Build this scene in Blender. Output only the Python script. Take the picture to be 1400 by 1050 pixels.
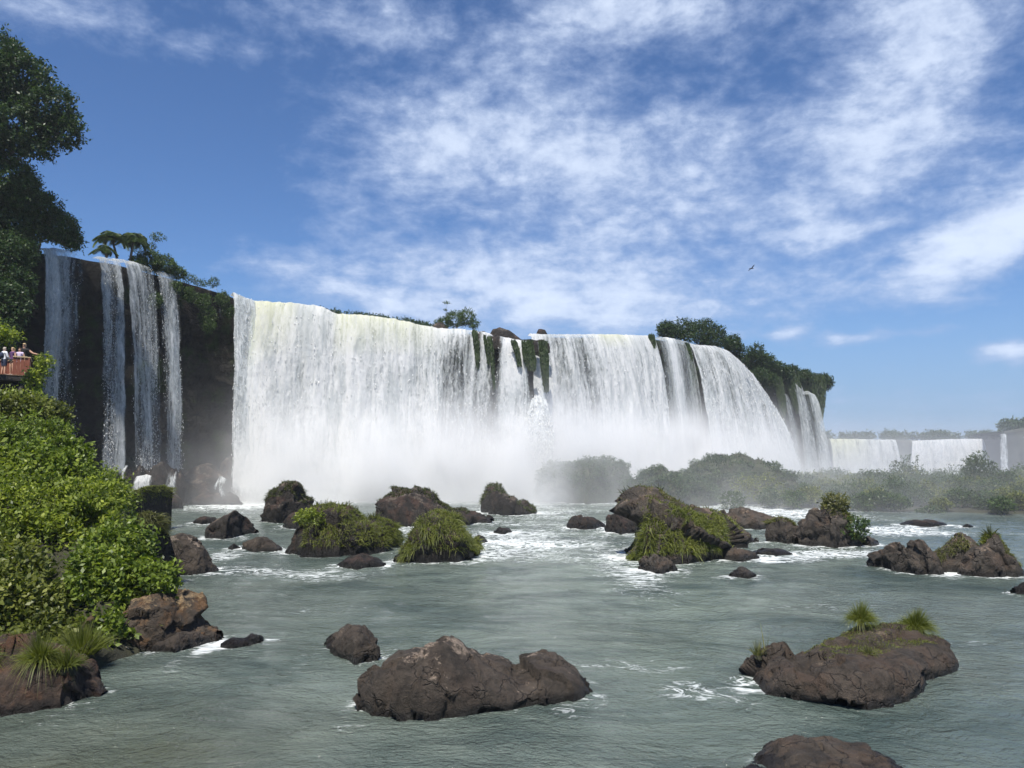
import bpy, math, random
import numpy as np
from mathutils import Vector

for o in list(bpy.data.objects):
    bpy.data.objects.remove(o)
scene = bpy.context.scene
COL = scene.collection
R = math.radians
rng = np.random.default_rng(7)
random.seed(7)

# ------------------------------------------------------------------ camera
FPX, CX, CY, HZ = 1052.0, 700.0, 525.0, 620.0     # focal length and horizon line in photograph pixels
CAMZ = 6.0
PITCH = math.atan((HZ - CY) / FPX)
cam_d = bpy.data.cameras.new('camera')
cam_d.sensor_width = 36.0
cam_d.lens = 36.0 * FPX / 1400.0
cam_d.clip_start = 0.2
cam_d.clip_end = 9000.0
cam = bpy.data.objects.new('camera', cam_d)
COL.objects.link(cam)
cam.location = (0, 0, CAMZ)
cam.rotation_euler = (math.pi / 2 + PITCH, 0, 0)
scene.camera = cam

# ------------------------------------------------------------------ light
SUN_EL = R(61)
SUN_H = Vector((-0.20, -0.98, 0)).normalized()      # the sun stands behind and to the left
SUN_V = Vector((SUN_H.x * math.cos(SUN_EL), SUN_H.y * math.cos(SUN_EL), math.sin(SUN_EL)))
sun_d = bpy.data.lights.new('sun', 'SUN')
sun_d.energy = 5.0
sun_d.angle = R(0.5)
sun_d.color = (1.0, 0.955, 0.89)
sun = bpy.data.objects.new('sun', sun_d)
COL.objects.link(sun)
sun.rotation_euler = (-SUN_V).to_track_quat('-Z', 'Y').to_euler()
sun.location = (-60, -70, 150)

scene.view_settings.view_transform = 'Standard'
scene.view_settings.look = 'None'
scene.view_settings.exposure = 0.42
scene.view_settings.gamma = 1.0
scene.view_settings.use_curve_mapping = False
scene.cycles.use_denoising = True
scene.cycles.max_bounces = 8
scene.cycles.diffuse_bounces = 3
scene.cycles.glossy_bounces = 3
scene.cycles.transmission_bounces = 3
scene.cycles.volume_bounces = 4
scene.cycles.use_adaptive_sampling = True
scene.cycles.adaptive_threshold = 0.02
scene.cycles.transparent_max_bounces = 16
scene.cycles.volume_step_rate = 1.0
scene.cycles.volume_max_steps = 64
scene.cycles.sample_clamp_indirect = 6.0
scene.cycles.caustics_reflective = False
scene.cycles.caustics_refractive = False


# ------------------------------------------------------------------ node helper
class NT:
    def __init__(self, tree):
        self.t = tree
        tree.nodes.clear()

    def n(self, typ, **kw):
        nd = self.t.nodes.new(typ)
        for k, v in kw.items():
            setattr(nd, k, v)
        return nd

    def put(self, sock, v):
        if isinstance(v, bpy.types.NodeSocket):
            self.t.links.new(v, sock)
        elif v is not None:
            if isinstance(v, (tuple, list)) and sock.type == 'RGBA' and len(v) == 3:
                v = (*v, 1.0)
            sock.default_value = v

    def m(self, op, a, b=None, c=None, clamp=False):
        nd = self.n('ShaderNodeMath', operation=op)
        nd.use_clamp = clamp
        self.put(nd.inputs[0], a)
        if b is not None:
            self.put(nd.inputs[1], b)
        if c is not None:
            self.put(nd.inputs[2], c)
        return nd.outputs[0]

    def v(self, op, a, b=None, s=None):
        nd = self.n('ShaderNodeVectorMath', operation=op)
        self.put(nd.inputs[0], a)
        if b is not None:
            self.put(nd.inputs[1], b)
        if s is not None:
            self.put(nd.inputs['Scale'], s)
        return nd.outputs['Value'] if op in ('LENGTH', 'DOT_PRODUCT') else nd.outputs[0]

    def noise(self, vec, scale=1.0, detail=4.0, rough=0.55, dist=0.0, out=0, lac=2.0):
        nd = self.n('ShaderNodeTexNoise')
        if vec is not None:
            self.put(nd.inputs['Vector'], vec)
        self.put(nd.inputs['Scale'], scale)
        self.put(nd.inputs['Detail'], detail)
        self.put(nd.inputs['Roughness'], rough)
        self.put(nd.inputs['Lacunarity'], lac)
        self.put(nd.inputs['Distortion'], dist)
        return nd.outputs[out]

    def voro(self, vec, scale=1.0, feature='F1', out='Distance', rnd=1.0):
        nd = self.n('ShaderNodeTexVoronoi', feature=feature)
        self.put(nd.inputs['Vector'], vec)
        self.put(nd.inputs['Scale'], scale)
        self.put(nd.inputs['Randomness'], rnd)
        return nd.outputs[out]

    def ss(self, x, lo, hi, a=0.0, b=1.0):
        nd = self.n('ShaderNodeMapRange', interpolation_type='SMOOTHSTEP')
        self.put(nd.inputs['Value'], x)
        self.put(nd.inputs['From Min'], lo)
        self.put(nd.inputs['From Max'], hi)
        self.put(nd.inputs['To Min'], a)
        self.put(nd.inputs['To Max'], b)
        return nd.outputs[0]

    def mix(self, f, a, b):
        nd = self.n('ShaderNodeMix', data_type='RGBA')
        self.put(nd.inputs[0], f)
        self.put(nd.inputs[6], a)
        self.put(nd.inputs[7], b)
        return nd.outputs[2]

    def comb(self, x, y, z):
        nd = self.n('ShaderNodeCombineXYZ')
        for i, q in enumerate((x, y, z)):
            self.put(nd.inputs[i], q)
        return nd.outputs[0]

    def sep(self, v):
        nd = self.n('ShaderNodeSeparateXYZ')
        self.put(nd.inputs[0], v)
        return nd.outputs

    def attr(self, name, out='Fac'):
        nd = self.n('ShaderNodeAttribute', attribute_name=name)
        return nd.outputs[out]

    def bump(self, h, strength=0.5, dist=0.1, normal=None):
        nd = self.n('ShaderNodeBump')
        self.put(nd.inputs['Height'], h)
        self.put(nd.inputs['Strength'], strength)
        self.put(nd.inputs['Distance'], dist)
        if normal is not None:
            self.put(nd.inputs['Normal'], normal)
        return nd.outputs[0]

    def bsdf(self, **kw):
        nd = self.n('ShaderNodeBsdfPrincipled')
        for k, val in kw.items():
            self.put(nd.inputs[k.replace('_', ' ')], val)
        return nd.outputs[0]

    def out(self, surf=None, vol=None):
        nd = self.n('ShaderNodeOutputMaterial')
        if surf is not None:
            self.t.links.new(surf, nd.inputs['Surface'])
        if vol is not None:
            self.t.links.new(vol, nd.inputs['Volume'])


def material(name):
    m = bpy.data.materials.new(name)
    m.use_nodes = True
    return m, NT(m.node_tree)


def srgb(r, g, b):
    f = lambda c: (c / 255 / 12.92) if c / 255 <= 0.04045 else ((c / 255 + 0.055) / 1.055) ** 2.4
    return (f(r), f(g), f(b))


# ------------------------------------------------------------------ sky with high thin cloud
world = bpy.data.worlds.new('World')
scene.world = world
world.use_nodes = True
w = NT(world.node_tree)
sky = w.n('ShaderNodeTexSky', sky_type='NISHITA')
sky.sun_disc = False
sky.sun_elevation = SUN_EL
sky.sun_rotation = math.atan2(SUN_H.x, SUN_H.y)
sky.altitude = 200
sky.air_density = 1.0
sky.dust_density = 0.25
sky.ozone_density = 2.2
skyc = w.v('SCALE', sky.outputs[0], s=0.080)
skyc = w.v('MULTIPLY', skyc, (0.66, 0.88, 1.18))
tc = w.n('ShaderNodeTexCoord').outputs['Generated']
dx, dy, dz = w.sep(w.v('NORMALIZE', tc))
zc = w.m('MAXIMUM', dz, 0.0)
den = w.m('ADD', zc, 0.10)
pl = w.comb(w.m('DIVIDE', dx, den), w.m('DIVIDE', dy, den), 0.0)        # cloud deck as a plane overhead
az = w.m('ARCTAN2', dx, dy)
el = w.m('ARCSINE', dz)


def pix_dir(px, py):
    a, b = (px - CX) / FPX, (CY - py) / FPX
    s, c = math.sin(PITCH), math.cos(PITCH)
    d = Vector((a, c - b * s, s + b * c)).normalized()
    return math.atan2(d.x, d.y), math.asin(d.z)


def blob(px, py, rx, ry, amp, tilt=0.0):
    a0, e0 = pix_dir(px, py)
    u = w.m('SUBTRACT', az, a0)
    q = w.m('SUBTRACT', el, e0)
    c, s = math.cos(tilt), math.sin(tilt)
    uu = w.m('DIVIDE', w.m('ADD', w.m('MULTIPLY', u, c), w.m('MULTIPLY', q, s)), rx / FPX)
    qq = w.m('DIVIDE', w.m('SUBTRACT', w.m('MULTIPLY', q, c), w.m('MULTIPLY', u, s)), ry / FPX)
    r2 = w.m('ADD', w.m('MULTIPLY', uu, uu), w.m('MULTIPLY', qq, qq))
    return w.m('MULTIPLY', w.m('EXPONENT', w.m('MULTIPLY', r2, -1.0)), amp)


warp = w.noise(pl, 0.9, 4, 0.55, out=1)
plw = w.v('ADD', pl, w.v('SCALE', w.v('SUBTRACT', warp, (0.5, 0.5, 0.5)), s=0.30))
base = w.noise(pl, 0.55, 3, 0.5)
cov = w.m('MULTIPLY', w.m('SUBTRACT', base, 0.60), 0.9)
for bl in ((770, 200, 310, 85, 0.62, -0.05), (560, 190, 130, 70, 0.26, 0.0), (780, 330, 380, 80, 0.20, 0.0), (700, 395, 430, 55, 0.44, -0.06), (820, 435, 420, 34, 0.34, 0.0),
           (1060, 215, 120, 70, 0.10, 0.2), (1010, 340, 200, 55, 0.2, 0.15), (880, 5, 170, 50, 0.66, -0.1), (1290, 40, 105, 80, 0.66, 0.15), (1230, 190, 110, 100, 0.34, 0.2),
           (1375, 320, 130, 46, 1.05, 0.34), (60, 0, 150, 34, 0.62, -0.05), (450, 10, 190, 45, 0.46, -0.1), (700, 60, 200, 50, 0.14, -0.1), (420, 240, 130, 60, 0.24, -0.25),
           (400, 375, 120, 28, 0.32, -0.2), (280, 55, 90, 26, 0.18, 0.1), (1150, 315, 70, 12, 0.20, 0.1), (1075, 457, 24, 10, 0.60, 0.05), (1165, 464, 55, 9, 0.55, 0.05), (1385, 476, 40, 14, 0.75, 0.0), (1275, 452, 40, 9, 0.42, 0.1), (1280, 520, 300, 40, 0.14, 0.0), (1270, 600, 400, 36, 0.12, 0.0),
           (230, 200, 170, 120, -0.45, 0.0), (200, 300, 160, 70, -0.2, 0.0), (1060, 85, 90, 65, -0.16, 0.0), (590, 95, 80, 50, -0.12, 0.0), (1230, 480, 170, 60, -0.30, 0.0)):
    cov = w.m('ADD', cov, blob(*bl))
fb = w.noise(plw, 2.4, 8, 0.60, 0.0)
ang = w.comb(w.m('MULTIPLY', az, 1.0), w.m('MULTIPLY', el, 1.7), 0.0)
angw = w.v('ADD', ang, w.v('SCALE', w.v('SUBTRACT', w.noise(ang, 5.0, 3, 0.5, out=1), (0.5, 0.5, 0.5)), s=0.05))
dap = w.noise(angw, 26.0, 5, 0.62, 0.0)
dap2 = w.noise(angw, 9.0, 6, 0.60, 0.0)
tex = w.m('ADD', w.m('MULTIPLY', w.m('SUBTRACT', fb, 0.5), 0.75), w.m('MULTIPLY', w.m('SUBTRACT', dap, 0.5), 0.80))
tex = w.m('ADD', tex, w.m('MULTIPLY', w.m('SUBTRACT', dap2, 0.5), 0.80))
val = w.m('ADD', cov, tex)
alpha = w.ss(val, -0.08, 0.70)
alpha = w.m('MULTIPLY', alpha, w.ss(dz, 0.0, 0.05, 0.35, 0.86))
cl_col = w.mix(w.ss(val, 0.15, 0.95), (0.33, 0.42, 0.62), (0.64, 0.72, 0.86))
skyc = w.mix(w.ss(dz, 0.0, 0.24, 0.80, 0.0), skyc, (0.21, 0.315, 0.50))      # humid air greys the low sky all round
final = w.mix(alpha, skyc, cl_col)
bg = w.n('ShaderNodeBackground')
w.put(bg.inputs[0], final)
bg.inputs[1].default_value = 1.0
wo = w.n('ShaderNodeOutputWorld')
w.t.links.new(bg.outputs[0], wo.inputs[0])


# ------------------------------------------------------------------ helpers
def P(px, py, Y):
    """the point at depth Y (metres along the river) seen at that place in the photograph"""
    a, b = (px - CX) / FPX, (CY - py) / FPX
    s, c = math.sin(PITCH), math.cos(PITCH)
    d = (a, c - b * s, s + b * c)
    k = Y / d[1]
    return np.array((d[0] * k, Y, CAMZ + d[2] * k))


def G(px, py, z=0.0):
    a, b = (px - CX) / FPX, (CY - py) / FPX
    s, c = math.sin(PITCH), math.cos(PITCH)
    d = np.array((a, c - b * s, s + b * c))
    k = (z - CAMZ) / d[2]
    return np.array((0, 0, CAMZ)) + d * k


def _hash(ix, iy, iz, seed):
    h = (ix.astype(np.uint32) * np.uint32(374761393) + iy.astype(np.uint32) * np.uint32(668265263)
         + iz.astype(np.uint32) * np.uint32(2147483647) + np.uint32(seed * 974711 & 0xffffffff))
    h ^= h >> np.uint32(13)
    h *= np.uint32(1274126177)
    h ^= h >> np.uint32(16)
    h *= np.uint32(2246822519)
    h ^= h >> np.uint32(13)
    return h


def pn(p, seed=0):
    """gradient noise, roughly -1..1"""
    p = np.asarray(p, dtype=np.float64)
    i = np.floor(p).astype(np.int64)
    f = p - i
    u = f * f * f * (f * (f * 6 - 15) + 10)
    res = 0
    for cx in (0, 1):
        for cy in (0, 1):
            for cz in (0, 1):
                h = _hash(i[..., 0] + cx, i[..., 1] + cy, i[..., 2] + cz, seed)
                gx = ((h & np.uint32(1023)).astype(np.float64) / 511.5 - 1)
                gy = (((h >> np.uint32(10)) & np.uint32(1023)).astype(np.float64) / 511.5 - 1)
                gz = (((h >> np.uint32(20)) & np.uint32(1023)).astype(np.float64) / 511.5 - 1)
                d = gx * (f[..., 0] - cx) + gy * (f[..., 1] - cy) + gz * (f[..., 2] - cz)
                wx = u[..., 0] if cx else 1 - u[..., 0]
                wy = u[..., 1] if cy else 1 - u[..., 1]
                wz = u[..., 2] if cz else 1 - u[..., 2]
                res = res + d * wx * wy * wz
    return res * 1.2


def fbm(p, oct=4, seed=0, gain=0.5, lac=2.03):
    p = np.asarray(p, dtype=np.float64)
    a, s, t = 1.0, 0, 0
    for k in range(oct):
        s = s + a * pn(p, seed + k * 17)
        t += a
        a *= gain
        p = p * lac + 3.7
    return s / t


def ridged(p, oct=4, seed=0):
    p = np.asarray(p, dtype=np.float64)
    a, s, t = 1.0, 0, 0
    for k in range(oct):
        s = s + a * (1 - 2 * np.abs(pn(p, seed + k * 13)))
        t += a
        a *= 0.5
        p = p * 2.1 + 1.3
    return s / t


def worley(p, seed=0, facets=False):
    """distance to the nearest cell point and that cell's random number"""
    p = np.asarray(p, dtype=np.float64)
    i = np.floor(p).astype(np.int64)
    best = np.full(p.shape[:-1], 9.0)
    rid = np.zeros(p.shape[:-1])
    fac = np.zeros(p.shape[:-1])
    for cx in (-1, 0, 1):
        for cy in (-1, 0, 1):
            for cz in (-1, 0, 1):
                jx, jy, jz = i[..., 0] + cx, i[..., 1] + cy, i[..., 2] + cz
                h = _hash(jx, jy, jz, seed)
                ox = (h & np.uint32(1023)).astype(np.float64) / 1023
                oy = ((h >> np.uint32(10)) & np.uint32(1023)).astype(np.float64) / 1023
                oz = ((h >> np.uint32(20)) & np.uint32(1023)).astype(np.float64) / 1023
                d = (jx + ox - p[..., 0]) ** 2 + (jy + oy - p[..., 1]) ** 2 + (jz + oz - p[..., 2]) ** 2
                m = d < best
                best = np.where(m, d, best)
                rid = np.where(m, ((h >> np.uint32(5)) & np.uint32(4095)).astype(np.float64) / 4095, rid)
                if facets:
                    h2 = _hash(jx, jy, jz, seed + 977)
                    t = sum((((h2 >> np.uint32(10 * k)) & np.uint32(1023)).astype(np.float64) / 511.5 - 1) * e
                            for k, e in enumerate((p[..., 0] - jx - ox, p[..., 1] - jy - oy, p[..., 2] - jz - oz)))
                    fac = np.where(m, t, fac)
    return (np.sqrt(best), rid, fac) if facets else (np.sqrt(best), rid)


def mesh_obj(name, V, F, mat=None, parent=None, smooth=True, attrs=None, uv=None):
    """V (n,3); F an (m,3) or (m,4) index array, or a list of such arrays"""
    V = np.ascontiguousarray(V, dtype=np.float32).reshape(-1, 3)
    Fs = [np.asarray(f, dtype=np.int32) for f in (F if isinstance(F, list) else [F]) if len(f)]
    idx = np.concatenate([f.ravel() for f in Fs])
    cnt = np.concatenate([np.full(len(f), f.shape[1], dtype=np.int32) for f in Fs])
    me = bpy.data.meshes.new(name)
    me.vertices.add(len(V))
    me.vertices.foreach_set('co', V.ravel())
    me.loops.add(len(idx))
    me.loops.foreach_set('vertex_index', idx)
    me.polygons.add(len(cnt))
    me.polygons.foreach_set('loop_start', np.concatenate([[0], np.cumsum(cnt)[:-1]]).astype(np.int32))
    me.polygons.foreach_set('use_smooth', np.full(len(cnt), smooth, dtype=bool))
    me.update(calc_edges=True)
    for an, av in (attrs or {}).items():
        a = me.attributes.new(an, 'FLOAT', 'POINT')
        a.data.foreach_set('value', np.ascontiguousarray(av, dtype=np.float32).ravel())
    if uv is not None:
        l = me.uv_layers.new(name='UVMap')
        l.data.foreach_set('uv', np.ascontiguousarray(np.asarray(uv).reshape(-1, 2)[idx], dtype=np.float32).ravel())
    if mat:
        me.materials.append(mat)
    o = bpy.data.objects.new(name, me)
    COL.objects.link(o)
    if parent is not None:
        o.parent = parent
    return o


def grid_faces(n, m, wrap=False):
    i = np.arange(n - 1)[:, None]
    j = np.arange(m if wrap else m - 1)[None, :]
    j2 = (j + 1) % m
    a, b, c, d = i * m + j, i * m + j2, (i + 1) * m + j2, (i + 1) * m + j
    return np.stack([a, b, c, d], -1).reshape(-1, 4)


def thing(name, label, cat, loc=(0, 0, 0), group=None):
    o = bpy.data.objects.new(name, None)
    COL.objects.link(o)
    o.location = loc
    o.empty_display_size = 0.3
    return tag(o, label, cat, group)


def tag(o, label=None, cat=None, group=None, kind=None):
    if label:
        o['label'] = label
    if cat:
        o['category'] = cat
    if group:
        o['group'] = group
    if kind:
        o['kind'] = kind
    return o


def rel(V, root):
    return np.asarray(V) - np.array(root.location)


class Geo:
    """collects pieces of one mesh with a per-point value"""
    def __init__(self):
        self.V, self.Q, self.T, self.A, self.n = [], [], [], [], 0

    def add(self, V, F, a=0.5):
        V = np.asarray(V, dtype=float).reshape(-1, 3)
        for f in (F if isinstance(F, list) else [F]):
            f = np.asarray(f)
            (self.T if f.shape[1] == 3 else self.Q).append(f + self.n)
        self.V.append(V)
        self.A.append(np.broadcast_to(np.asarray(a, dtype=float), (len(V),)))
        self.n += len(V)

    def obj(self, name, mat, parent=None, smooth=True):
        V = np.concatenate(self.V)
        if parent is not None:
            V = rel(V, parent)
        Fs = [np.concatenate(q) for q in (self.Q, self.T) if q]
        return mesh_obj(name, V, Fs, mat, parent, smooth, {'rnd': np.concatenate(self.A)})


def tube(pts, radii, seg=8, cap=True):
    pts = np.asarray(pts, dtype=float)
    radii = np.broadcast_to(np.asarray(radii, dtype=float), (len(pts),))
    T = unit(np.gradient(pts, axis=0))
    ref = np.where(np.abs(T[:, 2:3]) > 0.9, np.array([[1.0, 0, 0]]), np.array([[0, 0, 1.0]]))
    A = unit(np.cross(T, ref))
    B = np.cross(T, A)
    th = np.linspace(0, 2 * math.pi, seg, endpoint=False)
    V = pts[:, None] + radii[:, None, None] * (np.cos(th)[None, :, None] * A[:, None] + np.sin(th)[None, :, None] * B[:, None])
    F = [grid_faces(len(pts), seg, True)]
    V = V.reshape(-1, 3)
    if cap:
        n, o, k = len(V), (len(pts) - 1) * seg, np.arange(seg)
        V = np.concatenate([V, pts[:1], pts[-1:]])
        F.append(np.stack([np.full(seg, n), (k + 1) % seg, k], -1))
        F.append(np.stack([np.full(seg, n + 1), o + k, o + (k + 1) % seg], -1))
    return V, F


def box(c, s, rz=0.0):
    c = np.asarray(c, dtype=float)
    s = np.asarray(s, dtype=float) / 2
    v = np.array([(x, y, z) for z in (-1, 1) for y in (-1, 1) for x in (-1, 1)], dtype=float) * s
    cr, sr = math.cos(rz), math.sin(rz)
    v = np.stack([v[:, 0] * cr - v[:, 1] * sr, v[:, 0] * sr + v[:, 1] * cr, v[:, 2]], -1) + c
    f = np.array([(0, 2, 3, 1), (4, 5, 7, 6), (0, 1, 5, 4), (2, 6, 7, 3), (0, 4, 6, 2), (1, 3, 7, 5)])
    return v, f


def unit(v):
    return v / (np.linalg.norm(v, axis=-1, keepdims=True) + 1e-9)


def sphere_dirs(n, g=rng):
    return unit(g.normal(size=(n, 3)))


# ------------------------------------------------------------------ materials
def leaf_mat(name, dark, mid, light, trans=0.35, gloss=0.45):
    m, t = material(name)
    r = t.attr('rnd')
    obj = t.n('ShaderNodeObjectInfo').outputs['Random']
    pos = t.n('ShaderNodeNewGeometry').outputs['Position']
    patch = t.noise(pos, 0.7, 4, 0.6)
    k = t.m('ADD', t.m('MULTIPLY', r, 0.62), t.m('MULTIPLY', t.m('SUBTRACT', patch, 0.32), 0.95))
    c = t.mix(t.ss(k, 0.1, 0.55), dark, mid)
    c = t.mix(t.ss(k, 0.5, 1.0), c, light)
    b = t.bsdf(Base_Color=c, Roughness=gloss, Specular_IOR_Level=0.35)
    tr = t.n('ShaderNodeBsdfTranslucent')
    t.put(tr.inputs[0], t.v('MULTIPLY', c, (1.5, 1.6, 0.8)))
    mx = t.n('ShaderNodeMixShader')
    mx.inputs[0].default_value = trans
    t.t.links.new(b, mx.inputs[1])
    t.t.links.new(tr.outputs[0], mx.inputs[2])
    t.out(mx.outputs[0])
    return m


M_LEAF_NEAR = leaf_mat('bright_leaf', (0.048, 0.072, 0.011), (0.185, 0.230, 0.028), (0.40, 0.43, 0.070))
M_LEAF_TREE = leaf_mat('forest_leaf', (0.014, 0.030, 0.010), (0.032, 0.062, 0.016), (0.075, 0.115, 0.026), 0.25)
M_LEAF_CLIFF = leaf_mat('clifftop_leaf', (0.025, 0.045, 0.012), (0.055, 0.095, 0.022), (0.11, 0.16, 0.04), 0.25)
M_LEAF_ISLE = leaf_mat('island_leaf', (0.030, 0.050, 0.020), (0.055, 0.090, 0.030), (0.095, 0.130, 0.045), 0.25)
M_PALM = leaf_mat('palm_leaf', (0.04, 0.06, 0.02), (0.08, 0.12, 0.04), (0.15, 0.19, 0.08), 0.25)
M_GRASS = leaf_mat('islet_grass', (0.052, 0.068, 0.016), (0.140, 0.160, 0.032), (0.29, 0.29, 0.080), 0.35)
M_GRASS_DRY = leaf_mat('dry_grass', (0.07, 0.075, 0.025), (0.13, 0.135, 0.045), (0.26, 0.24, 0.10), 0.35)
M_GRASS_DARK = leaf_mat('spray_grass', (0.030, 0.038, 0.014), (0.068, 0.078, 0.026), (0.14, 0.145, 0.055), 0.3)
M_MOSS = leaf_mat('hanging_moss', (0.009, 0.018, 0.004), (0.024, 0.044, 0.008), (0.055, 0.085, 0.02), 0.15, 0.6)


def bark_mat():
    m, t = material('bark')
    pos = t.n('ShaderNodeNewGeometry').outputs['Position']
    k = t.noise(t.v('MULTIPLY', pos, (6, 6, 1.5)), 2.0, 5, 0.6)
    c = t.mix(k, (0.05, 0.038, 0.028), (0.17, 0.14, 0.11))
    t.out(t.bsdf(Base_Color=c, Roughness=0.9, Normal=t.bump(k, 0.6, 0.05)))
    return m


M_BARK = bark_mat()


def rock_mat(name, c0, c1, lichen, lich_amt, red=(0.12, 0.06, 0.035), red_amt=0.3, scale=1.0, wet=0.30):
    m, t = material(name)
    geo = t.n('ShaderNodeNewGeometry')
    pos = geo.outputs['Position']
    nz = t.sep(geo.outputs['Normal'])[2]
    z = t.sep(pos)[2]
    p = t.v('SCALE', pos, s=scale)
    big = t.noise(p, 0.9, 5, 0.6)
    mid = t.noise(p, 4.5, 6, 0.65)
    fine = t.noise(p, 22.0, 5, 0.7)
    c = t.mix(t.ss(t.m('ADD', t.m('MULTIPLY', big, 0.55), t.m('MULTIPLY', mid, 0.45)), 0.34, 0.66), c0, c1)
    rk = t.ss(t.m('ADD', t.noise(t.v('ADD', p, (7, 3, 1)), 1.3, 5, 0.6), t.m('MULTIPLY', nz, 0.10)), 0.52, 0.70, 0, red_amt)
    c = t.mix(rk, c, red)
    lk = t.m('ADD', t.m('MULTIPLY', t.noise(t.v('ADD', p, (1, 9, 4)), 1.5, 3, 0.5), 0.55), t.m('MULTIPLY', t.noise(p, 9.0, 6, 0.75), 0.45))
    lk = t.m('ADD', lk, t.m('MULTIPLY', t.ss(nz, 0.1, 0.9), 0.10))
    lk = t.m('ADD', lk, t.ss(z, 0.4, 1.6, -0.10, 0.02))
    lk = t.ss(lk, 0.66 - 0.14 * lich_amt, 0.72 - 0.12 * lich_amt, 0.0, 0.85)
    lcol = t.mix(t.ss(fine, 0.35, 0.65), tuple(0.45 * q for q in lichen), lichen)
    c = t.mix(lk, c, lcol)
    # cracks and pits
    cr = t.voro(t.v('ADD', p, t.v('SCALE', t.noise(p, 1.6, 3, 0.5, out=1), s=1.1)), 1.1, 'DISTANCE_TO_EDGE')
    crk = t.ss(cr, 0.0, 0.035, 1.0, 0.0)
    crk = t.m('MULTIPLY', crk, t.ss(big, 0.40, 0.52))
    pit = t.ss(t.noise(p, 11.0, 3, 0.6), 0.62, 0.72)
    c = t.mix(t.m('MULTIPLY', pit, 0.45), c, (0.014, 0.011, 0.009))
    c = t.mix(t.m('MULTIPLY', crk, 0.45), c, (0.010, 0.008, 0.007))
    grn = t.noise(p, 60.0, 3, 0.7)
    c = t.mix(t.ss(grn, 0.35, 0.75, 0.0, 0.35), c, t.v('SCALE', c, s=1.8))
    # waterline stays wet
    wz = t.m('ADD', z, t.m('MULTIPLY', t.m('SUBTRACT', mid, 0.5), 0.35))
    wk = t.ss(wz, wet * 0.35, wet, 1.0, 0.0)
    c = t.mix(t.m('MULTIPLY', wk, 0.85), c, tuple(0.25 * q for q in c0))
    rough = t.m('SUBTRACT', 0.92, t.m('MULTIPLY', wk, 0.55))
    h = t.m('ADD', t.m('MULTIPLY', mid, 0.8), t.m('ADD', t.m('MULTIPLY', fine, 0.42), t.m('MULTIPLY', grn, 0.10)))
    h = t.m('SUBTRACT', h, t.m('ADD', t.m('MULTIPLY', crk, 0.35), t.m('MULTIPLY', pit, 0.3)))
    t.out(t.bsdf(Base_Color=c, Roughness=rough, Specular_IOR_Level=0.35, Normal=t.bump(h, 1.0, 0.17 / scale)))
    return m


M_ROCK = rock_mat('basalt_boulder', (0.022, 0.018, 0.0135), (0.078, 0.062, 0.047), (0.36, 0.28, 0.21), 0.50, (0.070, 0.048, 0.034), 0.3, 1.0, 0.28)
M_ROCK_RED = rock_mat('red_bank_rock', (0.026, 0.018, 0.013), (0.080, 0.056, 0.040), (0.30, 0.22, 0.15), 0.2, (0.125, 0.058, 0.028), 0.6, 1.0, 0.3)
M_ROCK_LICH = rock_mat('lichen_rock', (0.034, 0.027, 0.020), (0.085, 0.066, 0.048), (0.34, 0.24, 0.13), 0.45, (0.30, 0.13, 0.025), 0.25, 1.0, 0.3)
M_ROCK_DARK = rock_mat('wet_dark_rock', (0.010, 0.0085, 0.007), (0.034, 0.029, 0.024), (0.16, 0.13, 0.10), 0.2, (0.09, 0.05, 0.035), 0.4, 0.7, 0.5)
M_ROCK_PLAIN = rock_mat('plain_boulder', (0.022, 0.018, 0.0135), (0.078, 0.061, 0.046), (0.28, 0.21, 0.14), 0.22, (0.080, 0.048, 0.030), 0.4, 1.0, 0.28)
M_ROCK_MOSS = rock_mat('overgrown_rock', (0.022, 0.028, 0.014), (0.055, 0.066, 0.034), (0.10, 0.11, 0.06), 0.3, (0.05, 0.045, 0.02), 0.4, 0.6, 0.2)
M_ROCK_ISLE = rock_mat('islet_rock', (0.028, 0.024, 0.020), (0.092, 0.077, 0.061), (0.24, 0.18, 0.13), 0.2, (0.115, 0.072, 0.045), 0.4, 0.6, 0.45)


def cliff_mat():
    m, t = material('cliff_basalt')
    geo = t.n('ShaderNodeNewGeometry')
    pos = geo.outputs['Position']
    x, y, z = t.sep(pos)
    strat = t.noise(t.comb(t.m('MULTIPLY', x, 0.12), t.m('MULTIPLY', y, 0.12), z), 0.8, 5, 0.6)
    mid = t.noise(pos, 0.9, 6, 0.65)
    c = t.mix(t.ss(t.m('ADD', t.m('MULTIPLY', strat, 0.5), t.m('MULTIPLY', mid, 0.5)), 0.35, 0.7), (0.007, 0.0065, 0.0055), (0.034, 0.030, 0.025))
    gk = t.ss(t.noise(pos, 0.35, 5, 0.65), 0.50, 0.66, 0, 0.8)
    c = t.mix(gk, c, t.mix(t.noise(pos, 3, 3), (0.008, 0.016, 0.005), (0.034, 0.058, 0.014)))
    rk = t.ss(t.noise(t.v('ADD', pos, (31, 3, 7)), 0.5, 4, 0.6), 0.58, 0.70, 0, 0.7)
    rk = t.m('MULTIPLY', rk, t.ss(z, 17.0, 22.5))
    c = t.mix(rk, c, (0.045, 0.030, 0.022))
    h = t.m('ADD', t.noise(pos, 2.2, 6, 0.7), t.m('MULTIPLY', strat, 0.6))
    t.out(t.bsdf(Base_Color=c, Roughness=0.8, Specular_IOR_Level=0.15, Normal=t.bump(h, 1.0, 0.35)))
    return m


M_CLIFF = cliff_mat()


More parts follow.
